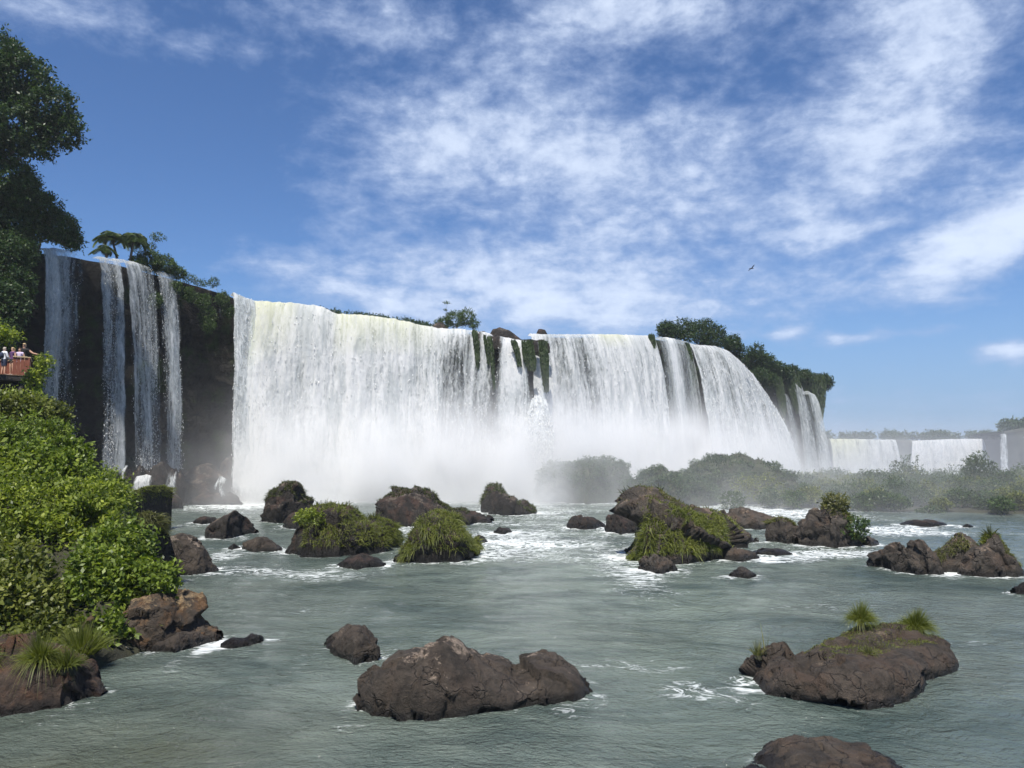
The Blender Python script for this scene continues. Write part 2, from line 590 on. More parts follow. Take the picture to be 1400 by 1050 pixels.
def fall_mat(name, tint=(0.80, 0.80, 0.42)):
    """falling white water: opaque where dense, torn into strands and clumps where thin"""
    m, t = material(name)
    uv = t.n('ShaderNodeUVMap', uv_map='UVMap').outputs[0]
    dens = t.attr('dens')
    tk = t.attr('tint')
    u, v, _ = t.sep(uv)
    wob = t.m('MULTIPLY', t.m('SUBTRACT', t.noise(t.comb(t.m('MULTIPLY', u, 0.5), t.m('MULTIPLY', v, 0.35), 0.0), 1.0, 3), 0.5), 0.9)
    uw = t.m('ADD', u, wob)
    strand = t.noise(t.comb(t.m('MULTIPLY', uw, 2.6), t.m('MULTIPLY', v, 0.16), 3.0), 1.0, 5, 0.62)
    clump = t.noise(t.comb(t.m('MULTIPLY', uw, 2.4), t.m('MULTIPLY', v, 0.95), 9.0), 1.0, 6, 0.66, 0.6)
    fine = t.noise(t.comb(t.m('MULTIPLY', uw, 9.0), t.m('MULTIPLY', v, 4.0), 5.0), 1.0, 4, 0.65)
    plume = t.noise(t.comb(t.m('MULTIPLY', uw, 0.55), t.m('MULTIPLY', v, 0.11), 1.0), 1.0, 6, 0.60, 0.9)
    s = t.m('ADD', t.m('MULTIPLY', strand, 0.48), t.m('MULTIPLY', clump, 0.36))
    s = t.m('ADD', s, t.m('MULTIPLY', fine, 0.16))
    sf = t.m('MULTIPLY', t.attr('soft'), 0.22)
    a = t.ss(t.m('ADD', s, dens), t.m('SUBTRACT', 0.92, sf), t.m('ADD', 1.14, sf))
    thick = t.ss(t.m('ADD', s, t.m('MULTIPLY', dens, 0.6)), 0.72, 1.02)
    foam = t.mix(t.m('MULTIPLY', thick, t.ss(plume, 0.36, 0.54, 0.35, 1.0)), (0.56, 0.60, 0.60), (0.97, 0.97, 0.95))
    foam = t.mix(t.m('MULTIPLY', tk, t.ss(s, 0.66, 0.40, 0.35, 1.0)), foam, tint)
    hb = t.m('ADD', t.m('MULTIPLY', clump, 0.7), t.m('MULTIPLY', fine, 0.3))
    nrm = t.bump(hb, 0.7, 0.18)
    d = t.bsdf(Base_Color=foam, Roughness=0.75, Specular_IOR_Level=0.25, Normal=nrm)
    tr = t.n('ShaderNodeBsdfTranslucent')
    t.put(tr.inputs[0], foam)
    mx = t.n('ShaderNodeMixShader')
    mx.inputs[0].default_value = 0.5
    t.t.links.new(d, mx.inputs[1])
    t.t.links.new(tr.outputs[0], mx.inputs[2])
    tp = t.n('ShaderNodeBsdfTransparent')
    m2 = t.n('ShaderNodeMixShader')
    t.put(m2.inputs[0], a)
    t.t.links.new(tp.outputs[0], m2.inputs[1])
    t.t.links.new(mx.outputs[0], m2.inputs[2])
    t.out(m2.outputs[0])
    return m


M_FALL = fall_mat('white_water')


def drop_mat():
    m, t = material('flying_spray')
    r = t.attr('rnd')
    c = t.mix(r, (0.90, 0.91, 0.90), (0.97, 0.97, 0.96))
    d = t.bsdf(Base_Color=c, Roughness=0.6, Specular_IOR_Level=0.3)
    tr = t.n('ShaderNodeBsdfTranslucent')
    t.put(tr.inputs[0], c)
    mx = t.n('ShaderNodeMixShader')
    mx.inputs[0].default_value = 0.6
    t.t.links.new(d, mx.inputs[1])
    t.t.links.new(tr.outputs[0], mx.inputs[2])
    t.out(mx.outputs[0])
    return m


M_DROP = drop_mat()


def river_mat():
    m, t = material('river_water')
    geo = t.n('ShaderNodeNewGeometry')
    pos = geo.outputs['Position']
    x, y, z = t.sep(pos)
    foam = t.attr('foam')
    milk = t.attr('milk')
    flow = t.v('ADD', pos, t.v('SCALE', t.noise(pos, 0.16, 3, 0.5, out=1), s=3.0))
    w1 = t.noise(t.v('MULTIPLY', flow, (0.7, 1.0, 1.0)), 0.9, 5, 0.6, 0.6)
    w2 = t.noise(t.v('MULTIPLY', flow, (0.8, 1.1, 1.0)), 3.0, 4, 0.6, 0.7)
    w3 = t.noise(flow, 10.0, 3, 0.6, 0.3)
    rid_ = t.m('SUBTRACT', 1.0, t.m('MULTIPLY', t.m('ABSOLUTE', t.m('SUBTRACT', t.noise(t.v('MULTIPLY', flow, (0.75, 1.15, 1.0)), 2.0, 3, 0.55, 0.8), 0.5)), 4.0))
    w1 = t.m('ADD', w1, t.m('MULTIPLY', rid_, 0.16))
    calm = t.ss(t.noise(pos, 0.11, 3, 0.5), 0.35, 0.65, 0.6, 1.1)
    h = t.m('ADD', t.m('MULTIPLY', w1, 0.62), t.m('ADD', t.m('MULTIPLY', w2, 0.46), t.m('MULTIPLY', w3, 0.16)))
    nrm = t.bump(t.m('MULTIPLY', h, calm), 1.0, 0.46)
    # turbid green water, milky with fine bubbles below the falls
    c = t.mix(t.ss(t.noise(pos, 0.10, 4, 0.6, 0.8), 0.35, 0.68), (0.044, 0.064, 0.057), (0.105, 0.128, 0.110))
    mk = t.m('MULTIPLY', milk, t.ss(t.noise(t.v('MULTIPLY', flow, (0.5, 1.0, 1.0)), 0.45, 5, 0.62, 0.8), 0.32, 0.66))
    c = t.mix(mk, c, (0.21, 0.25, 0.205))
    shal = t.attr('shallow')
    c = t.mix(shal, c, (0.075, 0.072, 0.036))
    # foam: torn lacework
    f1 = t.noise(t.v('MULTIPLY', flow, (0.55, 1.0, 1.0)), 2.1, 7, 0.68, 1.2)
    ed = t.m('ABSOLUTE', t.m('SUBTRACT', t.noise(t.v('MULTIPLY', flow, (0.5, 1.0, 1.0)), 1.3, 5, 0.6, 1.5), 0.5))
    lace = t.ss(ed, 0.0, 0.11, 0.30, 0.0)
    fk = t.m('ADD', t.m('MULTIPLY', f1, 0.62), lace)
    fk = t.ss(t.m('ADD', fk, foam), 0.90, 1.16)
    c = t.mix(fk, c, (0.70, 0.73, 0.71))
    rough = t.m('ADD', 0.10, t.m('MULTIPLY', fk, 0.6))
    t.out(t.bsdf(Base_Color=c, Roughness=rough, IOR=1.33, Specular_IOR_Level=0.5, Normal=nrm))
    return m


M_RIVER = river_mat()


def ground_mat(name, a, b, sc=1.0):
    m, t = material(name)
    pos = t.n('ShaderNodeNewGeometry').outputs['Position']
    k = t.noise(pos, 0.8 * sc, 7, 0.65)
    f = t.noise(pos, 6 * sc, 4, 0.6)
    c = t.mix(t.ss(k, 0.35, 0.65), a, b)
    t.out(t.bsdf(Base_Color=c, Roughness=0.95, Normal=t.bump(t.m('ADD', k, t.m('MULTIPLY', f, 0.4)), 0.8, 0.2)))
    return m


M_SOIL = ground_mat('bank_soil', (0.014, 0.014, 0.007), (0.034, 0.034, 0.014))
M_PLAT = ground_mat('plateau_soil', (0.03, 0.035, 0.015), (0.06, 0.065, 0.03), 0.3)
M_FARCLIFF = ground_mat('far_cliff_rock', (0.045, 0.050, 0.040), (0.09, 0.09, 0.07), 0.12)
M_BED = ground_mat('river_bed', (0.03, 0.03, 0.02), (0.06, 0.055, 0.04), 0.5)


def plain(name, col, rough=0.7, var=0.25, sc=8.0, spec=0.3):
    m, t = material(name)
    pos = t.n('ShaderNodeNewGeometry').outputs['Position']
    k = t.noise(pos, sc, 4, 0.6)
    c = t.mix(k, tuple(q * (1 - var) for q in col), tuple(min(1, q * (1 + var)) for q in col))
    t.out(t.bsdf(Base_Color=c, Roughness=rough, Specular_IOR_Level=spec, Normal=t.bump(k, 0.2, 0.01)))
    return m


# ------------------------------------------------------------------ cliff, plateau, ground
LIP = [(-420, 320, 50), (-260, 330, 60), (-120, 335, 68), (-20, 341, 74), (30, 343, 78), (58, 339, 80), (108, 345, 83), (132, 351, 85), (160, 354, 87), (205, 366, 91),
       (235, 374, 94), (280, 387, 98), (318, 399, 101), (347, 411, 103), (400, 415, 104), (460, 429, 105), (520, 436, 106.5), (590, 449, 108),
       (640, 451, 108), (700, 463, 107), (752, 467, 108), (758, 457, 113), (820, 457, 117), (890, 458, 122), (940, 466, 128), (985, 468, 134),
       (1030, 486, 142), (1075, 507, 149), (1122, 518, 156), (1130, 520, 162), (1128, 520, 180), (1110, 520, 230)]
LW = np.array([P(*q) for q in LIP])


def resample(W, step):
    d = np.concatenate([[0], np.cumsum(np.linalg.norm(np.diff(W[:, :2], axis=0), axis=1))])
    n = max(3, int(d[-1] / step))
    t = np.linspace(0, d[-1], n)
    return np.stack([np.interp(t, d, W[:, k]) for k in range(3)], -1), t


def smooth1(a, k):
    if k < 2:
        return a
    ker = np.hanning(k + 2)[1:-1]
    ker /= ker.sum()
    pad = np.pad(a, ((k, k), (0, 0)), mode='edge')
    return np.stack([np.convolve(pad[:, i], ker, mode='same')[k:-k] for i in range(a.shape[1])], -1)


def side_normal(L, k=15):
    T = unit(np.gradient(smooth1(L, k)[:, :2], axis=0))
    return np.stack([T[:, 1], -T[:, 0], np.zeros(len(T))], -1)      # towards the open river


L, Ls = resample(LW, 0.55)
L = smooth1(L, 5)
N = side_normal(L, 11)
rows = 64
tt = np.linspace(0, 1, rows)
zb = -2.0
Vc = np.zeros((rows + 5, len(L), 3))
for r in range(rows):
    z = zb + (L[:, 2] - 0.35 - zb) * tt[r]
    Vc[r] = L - N * 1.1
    Vc[r, :, 2] = z
p = Vc[:rows]
q = np.stack([p[..., 0], p[..., 1], p[..., 2] * 1.0], -1)
led = ridged(np.stack([q[..., 0] * .10, q[..., 1] * .10, q[..., 2] * .42], -1), 3, 5)
d1, rid = worley(np.stack([q[..., 0] * .32, q[..., 1] * .32, q[..., 2] * .22], -1), 3)
disp = 0.9 * fbm(q * 0.16, 4, 11) + 0.55 * led + 0.7 * (rid - 0.5) + 0.35 * fbm(q * 0.7, 4, 2)
disp = np.minimum(disp - 1.3, 0.15)
disp *= np.clip((1.03 - tt)[:, None] * 3.5, 0.2, 1)
fade = np.clip((tt - 0.0), 0, 1)[:, None]
Vc[:rows] += N[None] * (disp + 1.0 * (1 - fade) ** 2)[..., None]
for k, back in enumerate((0.5, 1.5, 3.5, 8, 16)):
    Vc[rows + k] = L - N * (1.1 + back)
    Vc[rows + k, :, 2] = L[:, 2] - 0.30 + 0.10 * fbm(Vc[rows + k] * 0.5, 3, 9)
cliff = mesh_obj('cliff', Vc, grid_faces(rows + 5, len(L)), M_CLIFF)
tag(cliff, 'dark wet basalt cliff that the falls pour over', kind='structure')

back = np.array([0, 16, 60, 200, 700, 2600.0])
Vp = np.zeros((len(back) - 1, len(L), 3))
for k, b in enumerate(back[1:]):
    f = min(1, b / 200)
    D = unit(-N * (1 - f) + np.array([0.12, 1, 0]) * (f + 0.02))
    Vp[k] = L - N * 1.1 + D * b
    Vp[k, :, 2] = L[:, 2] * (1 - f) + 22.0 * f - 0.36
tag(mesh_obj('plateau_ground', Vp, grid_faces(len(back) - 1, len(L)), M_PLAT), 'flat land above the falls', kind='structure')

# gorge floor beyond the ledge, reaching the horizon
gx = np.array([-4000, -1200, -300, 0, 300, 800, 2000, 4500.0])
gy = np.array([-400, 60, 160, 300, 600, 1200, 3000, 7000.0])
gv = np.stack([*np.meshgrid(gx, gy, indexing='ij'), np.full((8, 8), -34.0)], -1)
tag(mesh_obj('ground', gv, grid_faces(8, 8), M_BED), 'valley floor of the gorge', kind='structure')
# rock shelf that carries the upper river
sx = [-160, -80, 0, 80, 170]
sv, sf = box((5, 52, -18), (330, 235, 32.4))
tag(mesh_obj('river_bed', sv, sf, M_BED, smooth=False), 'rock shelf under the river', kind='structure')

# ------------------------------------------------------------------ rocks: outlines measured as (x, y) of crest and waterline
ROCKS = []


def rspec(label, top, base, mat=M_ROCK, depth=0.9, seed=1, rough=0.16, name='boulder', group=None, res=None, k=0.35, foam=0.35, z0=0.0, box_=0.75, noise_sc=1.0):
    ROCKS.append(dict(label=label, top=top, base=base, mat=mat, depth=depth, seed=seed, rough=rough, name=name, group=group, res=res, k=k, foam=foam, z0=z0, box=box_, nsc=noise_sc))
    return len(ROCKS) - 1


R_BIG = rspec('large brown boulder with pink lichen patches, middle of the near water',
              [(486, 965), (493, 928), (515, 896), (540, 881), (565, 878), (588, 882), (607, 873), (625, 877), (640, 888), (665, 898), (690, 907), (706, 914), (720, 909), (742, 902), (765, 902), (785, 915), (800, 935), (805, 945)],
              [(486, 970), (520, 981), (580, 984), (640, 981), (700, 973), (740, 965), (770, 957), (805, 946)], M_ROCK, 0.55, 3, 0.13, box_=0.6, res=(200, 96))
rspec('small pointed boulder just behind the left end of the large lichen boulder',
      [(445, 881), (455, 868), (470, 858), (488, 852), (505, 861), (517, 875), (518, 900)], [(445, 883), (470, 895), (495, 909), (518, 903)], M_ROCK, 0.9, 5, 0.2, res=(90, 50))
R_RIGHT = rspec('brown boulder topped by two round grass tufts',
                [(1017, 946), (1028, 922), (1040, 899), (1050, 892), (1062, 888), (1075, 897), (1086, 890), (1105, 880), (1130, 874), (1160, 870), (1200, 867), (1240, 868), (1265, 876), (1277, 890), (1285, 905)],
                [(1017, 948), (1045, 956), (1075, 963), (1110, 969), (1150, 963), (1190, 950), (1210, 934), (1240, 926), (1285, 909)], M_ROCK_PLAIN, 0.6, 8, 0.16, box_=0.5, res=(190, 96))
R_BOT = rspec('dark rounded boulder cut off by the lower edge of the picture',
              [(1022, 1066), (1050, 1036), (1080, 1021), (1110, 1018), (1140, 1021), (1170, 1028), (1195, 1026), (1215, 1038), (1240, 1066)], [(1022, 1072), (1080, 1090), (1180, 1092), (1240, 1070)], M_ROCK_PLAIN, 0.8, 14, 0.15, res=(120, 60))
R_RED = rspec('reddish bank rock with grass clumps, nearest on the left shore',
              [(-130, 900), (-60, 880), (-20, 878), (20, 882), (50, 880), (78, 878), (102, 887), (130, 900), (141, 925), (144, 950)], [(-130, 990), (0, 986), (40, 979), (80, 973), (120, 968), (144, 952)], M_ROCK_RED, 0.75, 21, 0.15, res=(150, 80), name='bank_rock')
rspec('bank rock with orange and tan lichen below the overhanging bush',
      [(120, 850), (170, 828), (200, 812), (232, 801), (250, 809), (268, 824), (285, 846), (300, 868)], [(120, 908), (200, 896), (250, 889), (300, 876)], M_ROCK_LICH, 0.9, 31, 0.24, res=(130, 70), name='bank_rock')
rspec('long flat grey rock at the foot of the lichen covered bank rock',
      [(206, 884), (225, 873), (250, 864), (275, 862), (292, 866), (300, 873)], [(206, 890), (250, 893), (280, 884), (300, 876)], M_ROCK, 0.6, 33, 0.15, res=(80, 40))
rspec('small dark flat rock in the water beside the long flat bank rock',
      [(303, 880), (318, 871), (335, 873), (345, 867), (358, 870), (360, 876)], [(303, 884), (325, 887), (345, 883), (360, 877)], M_ROCK_DARK, 0.6, 35, 0.15, res=(60, 32))
rspec('smooth brown rock standing at the shore below the dry grass',
      [(222, 760), (232, 733), (250, 728), (265, 735), (280, 750), (292, 768), (297, 780)], [(222, 790), (250, 787), (280, 785), (297, 781)], M_ROCK, 0.9, 41, 0.16, res=(90, 50))
R_OVER = rspec('dark overhanging shore rock capped with short grass',
               [(172, 690), (182, 672), (200, 665), (220, 664), (236, 668), (240, 680), (236, 700)], [(172, 735), (200, 730), (236, 722)], M_ROCK_DARK, 0.8, 43, 0.2, res=(80, 46), name='bank_rock')
R_DRYB = rspec('dark shore rock under the hanging dry grass',
               [(165, 730), (190, 705), (210, 702), (228, 725), (238, 755), (245, 790)], [(165, 815), (210, 808), (245, 795)], M_ROCK_DARK, 0.8, 44, 0.2, res=(90, 50), name='bank_rock')
rspec('dark peaked boulder in the rapids near the left cascade',
      [(285, 722), (297, 712), (310, 703), (322, 698), (335, 706), (347, 720), (349, 728)], [(285, 735), (320, 737), (349, 730)], M_ROCK_DARK, 0.9, 47, 0.2, res=(70, 40))
rspec('low dark slab left of the peaked boulder in the rapids',
      [(266, 713), (278, 706), (292, 707), (300, 712)], [(266, 715), (285, 717), (300, 715)], M_ROCK_DARK, 0.8, 48, 0.15, res=(40, 24))
rspec('small wedge shaped boulder in front of the peaked boulder',
      [(334, 746), (345, 738), (362, 733), (374, 741), (386, 751)], [(334, 749), (360, 755), (386, 753)], M_ROCK, 0.8, 49, 0.18, res=(60, 34))
rspec('tiny dark stone beside the wedge shaped boulder', [(313, 748), (320, 743), (328, 748)], [(313, 750), (320, 752), (328, 750)], M_ROCK_DARK, 0.8, 50, 0.15, res=(26, 18))

I1 = rspec('tall dark islet with a grassy knob on top, leftmost of the grassy islets',
           [(362, 705), (368, 679), (380, 667), (396, 662), (410, 661), (414, 679), (425, 687), (434, 695), (437, 700)], [(362, 712), (390, 716), (437, 712)], M_ROCK_DARK, 0.8, 51, 0.22, name='islet', res=(90, 50))
rspec('low dark stone at the foot of the tall knobbed islet', [(389, 715), (398, 702), (410, 700), (422, 708), (428, 718)], [(389, 720), (410, 724), (428, 720)], M_ROCK_DARK, 0.9, 52, 0.2, res=(40, 26))
I2 = rspec('broad islet with bright green grass and a bare angular rock face',
           [(396, 752), (404, 744), (411, 721), (420, 711), (440, 701), (465, 695), (485, 699), (505, 709), (530, 721), (543, 734), (545, 745)], [(396, 756), (430, 761), (480, 762), (530, 755), (545, 748)], M_ROCK_DARK, 0.7, 53, 0.2, name='islet', res=(120, 60))
rspec('low smooth stone in the water before the broad grassy islet', [(462, 772), (475, 762), (495, 757), (515, 763), (526, 771)], [(462, 774), (495, 779), (526, 774)], M_ROCK_DARK, 0.8, 54, 0.12, res=(60, 30))
I3 = rspec('wide dark islet with a ragged brown grass crest, close under the white falls',
           [(518, 700), (523, 685), (535, 677), (550, 675), (570, 672), (590, 677), (605, 689), (625, 698), (650, 706), (672, 712)], [(518, 716), (560, 720), (620, 719), (672, 715)], M_ROCK_DARK, 0.7, 55, 0.2, name='islet', res=(110, 54))
I4 = rspec('dome shaped islet draped in long green grass, beside the broad grassy islet',
           [(540, 764), (556, 757), (566, 737), (578, 714), (592, 703), (606, 701), (622, 709), (640, 725), (650, 741), (655, 752)], [(540, 769), (580, 771), (630, 769), (655, 760)], M_ROCK_DARK, 0.8, 56, 0.18, name='islet', res=(110, 56))
I5 = rspec('grey green pointed islet standing alone before the falls',
           [(657, 695), (664, 676), (672, 666), (683, 664), (694, 676), (712, 686), (728, 698), (732, 700)], [(657, 700), (690, 705), (732, 703)], M_ROCK_DARK, 0.8, 57, 0.18, name='islet', res=(80, 44))
rspec('small stone breaking the rapids right of the dome shaped islet', [(675, 726), (682, 721), (694, 722), (699, 727)], [(675, 728), (687, 730), (699, 728)], M_ROCK_DARK, 0.9, 58, 0.15, res=(30, 20))
rspec('small dark stone touching the right side of the dome shaped islet', [(646, 738), (654, 731), (662, 733), (666, 740)], [(646, 743), (656, 745), (666, 741)], M_ROCK_DARK, 0.9, 59, 0.15, res=(30, 20))
I6 = rspec('big brown and green rock islet in the middle of the river',
           [(834, 762), (845, 752), (862, 739), (866, 704), (874, 690), (890, 686), (905, 689), (920, 694), (940, 692), (960, 696), (975, 704), (990, 719), (997, 740)], [(834, 766), (870, 770), (920, 770), (965, 765), (997, 745)], M_ROCK_ISLE, 0.7, 61, 0.24, name='islet', res=(140, 70))
rspec('lumpy brown boulder at the foot of the big mid river islet', [(872, 775), (880, 764), (895, 759), (910, 765), (922, 776)], [(872, 779), (895, 785), (922, 780)], M_ROCK_ISLE, 0.8, 62, 0.24, res=(50, 30))
rspec('dark oval boulder left of the big mid river islet', [(775, 718), (783, 708), (795, 704), (810, 708), (826, 718)], [(775, 721), (800, 724), (826, 720)], M_ROCK_DARK, 0.8, 63, 0.16, res=(56, 30))
rspec('dark twin humped boulder touching the big mid river islet', [(826, 722), (830, 708), (842, 702), (855, 708), (870, 715)], [(826, 727), (845, 731), (870, 728)], M_ROCK_DARK, 0.8, 64, 0.2, res=(56, 30))
rspec('flat brown slab in the water right of the big mid river islet', [(978, 762), (990, 751), (1010, 749), (1028, 754), (1036, 761)], [(978, 764), (1005, 767), (1036, 763)], M_ROCK_ISLE, 0.5, 65, 0.12, res=(56, 28))
rspec('thin flat ledge reaching right from the flat brown slab', [(1026, 755), (1045, 749), (1065, 749), (1082, 756)], [(1026, 758), (1055, 760), (1082, 758)], M_ROCK_DARK, 0.5, 66, 0.1, res=(50, 24))
rspec('lone small brown stone on open water below the flat slabs', [(999, 786), (1006, 778), (1016, 775), (1026, 780), (1033, 787)], [(999, 789), (1016, 791), (1033, 789)], M_ROCK_ISLE, 0.8, 67, 0.2, res=(44, 26))
rspec('long low brown rock bank behind the big mid river islet', [(978, 716), (990, 702), (1012, 698), (1035, 703), (1055, 710), (1066, 718)], [(978, 721), (1020, 723), (1066, 720)], M_ROCK_ISLE, 0.7, 68, 0.2, res=(70, 34))
rspec('broken dark stones at the end of the low brown rock bank', [(990, 738), (1000, 728), (1015, 726), (1026, 733), (1034, 738)], [(990, 741), (1012, 743), (1034, 740)], M_ROCK_ISLE, 0.7, 69, 0.24, res=(44, 26))
I7 = rspec('square dark rock with a cap of grass, left of the spiked rock', [(1046, 735), (1049, 714), (1060, 709), (1078, 710), (1089, 716), (1092, 738)], [(1046, 740), (1068, 744), (1092, 742)], M_ROCK_ISLE, 0.8, 70, 0.2, name='islet', res=(56, 34))
I8 = rspec('spiked brown rock with yellow green plants on its right side',
           [(1090, 738), (1098, 715), (1108, 700), (1120, 696), (1132, 692), (1146, 700), (1155, 715), (1166, 732), (1172, 742)], [(1090, 745), (1125, 750), (1172, 746)], M_ROCK_ISLE, 0.75, 71, 0.28, name='islet', res=(90, 50))
rspec('low brown stone trailing right from the spiked rock', [(1160, 738), (1172, 731), (1186, 733), (1200, 741)], [(1160, 744), (1182, 747), (1200, 744)], M_ROCK_ISLE, 0.7, 72, 0.22, res=(44, 26))
G1 = rspec('sloping left boulder of the bare rock group at the right side',
           [(1186, 770), (1193, 758), (1205, 752), (1218, 744), (1226, 739), (1236, 748), (1246, 760), (1268, 775)], [(1186, 774), (1215, 781), (1245, 786), (1268, 784)], M_ROCK_ISLE, 0.6, 73, 0.24, res=(80, 44), group=None)
rspec('upright ribbed boulder in the bare rock group at the right side',
      [(1230, 775), (1236, 752), (1245, 740), (1256, 737), (1268, 745), (1278, 762), (1286, 778)], [(1230, 780), (1258, 786), (1286, 785)], M_ROCK_ISLE, 0.8, 74, 0.22, res=(70, 44))
G3 = rspec('orange tinted blocky boulder behind the grass in the bare rock group',
           [(1276, 765), (1286, 748), (1298, 737), (1312, 731), (1324, 733), (1334, 742), (1345, 760)], [(1276, 782), (1310, 784), (1345, 784)], M_ROCK_ISLE, 0.8, 75, 0.22, res=(80, 44))
G4 = rspec('smooth rounded boulder with a flat front in the bare rock group',
           [(1312, 780), (1322, 758), (1338, 745), (1352, 748), (1364, 758), (1370, 780)], [(1312, 787), (1340, 790), (1370, 788)], M_ROCK_ISLE, 0.8, 76, 0.16, res=(70, 40))
G5 = rspec('right end boulder of the bare rock group, sloping into the water',
           [(1338, 755), (1346, 735), (1356, 732), (1366, 744), (1380, 760), (1390, 772), (1396, 782)], [(1338, 786), (1365, 789), (1396, 786)], M_ROCK_ISLE, 0.7, 77, 0.24, res=(70, 40))
rspec('dark boulder at the right edge of the picture', [(1386, 806), (1396, 797), (1412, 788), (1430, 795), (1440, 808)], [(1386, 812), (1410, 818), (1440, 812)], M_ROCK_DARK, 0.8, 78, 0.2, res=(50, 30))
rspec('thin dark ledge under the small leafy bush near the wooded island', [(1230, 716), (1245, 711), (1270, 710), (1292, 716)], [(1230, 718), (1260, 720), (1292, 718)], M_ROCK_DARK, 0.4, 79, 0.1, res=(50, 22))
rspec('little dark stone on smooth water right of the leafy bush', [(1316, 719), (1322, 716), (1329, 719)], [(1316, 720), (1322, 721), (1329, 720)], M_ROCK_DARK, 0.8, 80, 0.1, res=(24, 16))
M1 = rspec('flat topped misty islet at the foot of the middle white curtain',
           [(733, 672), (742, 645), (755, 637), (790, 634), (825, 632), (850, 634), (858, 650), (862, 676)], [(733, 686), (800, 689), (862, 687)], M_ROCK_MOSS, 0.6, 81, 0.14, name='islet', res=(80, 44), k=0.2)
M2 = rspec('low misty islet between the flat topped one and the tall one',
           [(850, 680), (865, 658), (885, 646), (905, 643), (935, 650), (955, 655), (970, 672), (975, 685)], [(850, 690), (910, 694), (975, 690)], M_ROCK_MOSS, 0.6, 82, 0.14, name='islet', res=(80, 44), k=0.2)
M3 = rspec('tallest misty islet before the right hand curtain',
           [(930, 670), (945, 640), (965, 630), (985, 626), (1010, 625), (1030, 632), (1045, 642), (1075, 655), (1110, 675)], [(930, 688), (1010, 690), (1110, 690)], M_ROCK_MOSS, 0.6, 83, 0.14, name='islet', res=(90, 44), k=0.2)


def build_rock(sp, link=True):
    top = np.array(sp['top'], float)
    bas = np.array(sp['base'], float)
    nu, nv = sp['res'] or (80, 44)
    lin = np.linspace(0, 1, nu)
    uu = lin * 0.55 + 0.45 * (0.5 - 0.5 * np.cos(lin * math.pi))
    px = top[0, 0] + (top[-1, 0] - top[0, 0]) * uu
    tp = np.interp(px, top[:, 0], top[:, 1])
    tp = np.convolve(np.pad(tp, 2, mode='edge'), [0.1, 0.2, 0.4, 0.2, 0.1], 'valid')
    bp = np.interp(px, bas[:, 0], bas[:, 1])
    Fp = np.array([G(a, b, sp['z0']) for a, b in zip(px, bp)])
    Wd = abs(Fp[-1, 0] - Fp[0, 0])
    half = sp['depth'] * Wd / 2
    prof = (1 - (2 * uu - 1) ** 2)
    D = half * (0.12 + 0.88 * np.sqrt(np.maximum(prof, 0)))
    k = sp['k']
    Df, Db = D * (1 + k), D * (1 - k)
    Yr = Fp[:, 1] + Df
    ridge = np.array([P(a, b, y) for a, b, y in zip(px, tp, Yr)])
    H = np.maximum(ridge[:, 2], 0.03)
    phi = np.linspace(-math.pi / 2, math.pi / 2, nv)
    V = np.zeros((nv + 2, nu, 3))
    for j, f in enumerate(phi):
        s, c = math.sin(f), max(math.cos(f), 0.0)
        ext = Df if s < 0 else Db
        V[j + 1, :, 0] = ridge[:, 0]
        V[j + 1, :, 1] = Yr + np.sign(s) * abs(s) ** (0.85 if s < 0 else 1.0) * ext
        V[j + 1, :, 2] = H * c ** (sp['box'] if s < 0 else 0.9)
    V[0] = V[1]
    V[-1] = V[-2]
    V[0, :, 2] = V[-1, :, 2] = -0.9
    V[0, :, 1] -= 0.1
    V[-1, :, 1] += 0.1
    Nn = unit(np.cross(np.gradient(V, axis=1), np.gradient(V, axis=0)))
    ctr = V.reshape(-1, 3).mean(0)
    sgn = np.sign(np.sum(Nn * (V - ctr), -1).sum())
    Nn *= sgn
    size = min(Wd, 2.2 * H.max() + 0.4 * Wd)
    fr = sp['nsc'] * 2.2 / size
    q = V * fr + sp['seed'] * 11.3
    wq = 0.16 * np.stack([fbm(q * 2 + e, 3, sp['seed']) for e in (0, 31, 77)], -1)
    d1, rid, f1 = worley(q * 0.95 + wq, sp['seed'], True)
    d2, rid2, f2 = worley(q * 2.3 + wq * 2, sp['seed'] + 5, True)
    d3, rid3, f3 = worley(q * 5.5 + wq * 3, sp['seed'] + 8, True)
    disp = 0.22 * fbm(q, 3, sp['seed']) + 0.90 * f1 + 0.28 * (rid - 0.5) + 0.32 * f2 + 0.13 * (rid2 - 0.5) + 0.11 * f3 + 0.04 * (rid3 - 0.5) + 0.14 * fbm(q * 4, 4, sp['seed'] + 3)
    V = V + Nn * (disp * sp['rough'] * size * 0.55)[..., None]
    V[0, :, 2] = V[-1, :, 2] = -0.9
    Nn = unit(np.cross(np.gradient(V, axis=1), np.gradient(V, axis=0))) * sgn
    loc = np.array((ridge[:, 0].mean(), Yr.mean(), 0.0))
    o = mesh_obj(sp['name'] if sp['name'] != 'islet' else 'rock', V - loc, grid_faces(nv + 2, nu), sp['mat'])
    sp.update(V=V, N=Nn, H=H, Wd=Wd, px=px)
    if sp['name'] == 'islet':
        root = thing('islet', sp['label'], 'islet', loc, sp['group'])
        o.parent = root
        sp['obj'] = root
    else:
        o.location = loc
        tag(o, sp['label'], 'rock', sp['group'])
        sp['obj'] = o
    # footprint polygon for the foam ring
    sp['fx'] = V[1:-1, :, 0].mean(0)
    sp['y0'], sp['y1'] = V[1, :, 1], V[-2, :, 1]
    return sp


for sp in ROCKS:
    build_rock(sp)


# ------------------------------------------------------------------ river
def spacing(a, b, s0, s1):
    out = [a]
    while out[-1] < b:
        f = (out[-1] - a) / (b - a)
        out.append(out[-1] + s0 + (s1 - s0) * f)
    return np.array(out)


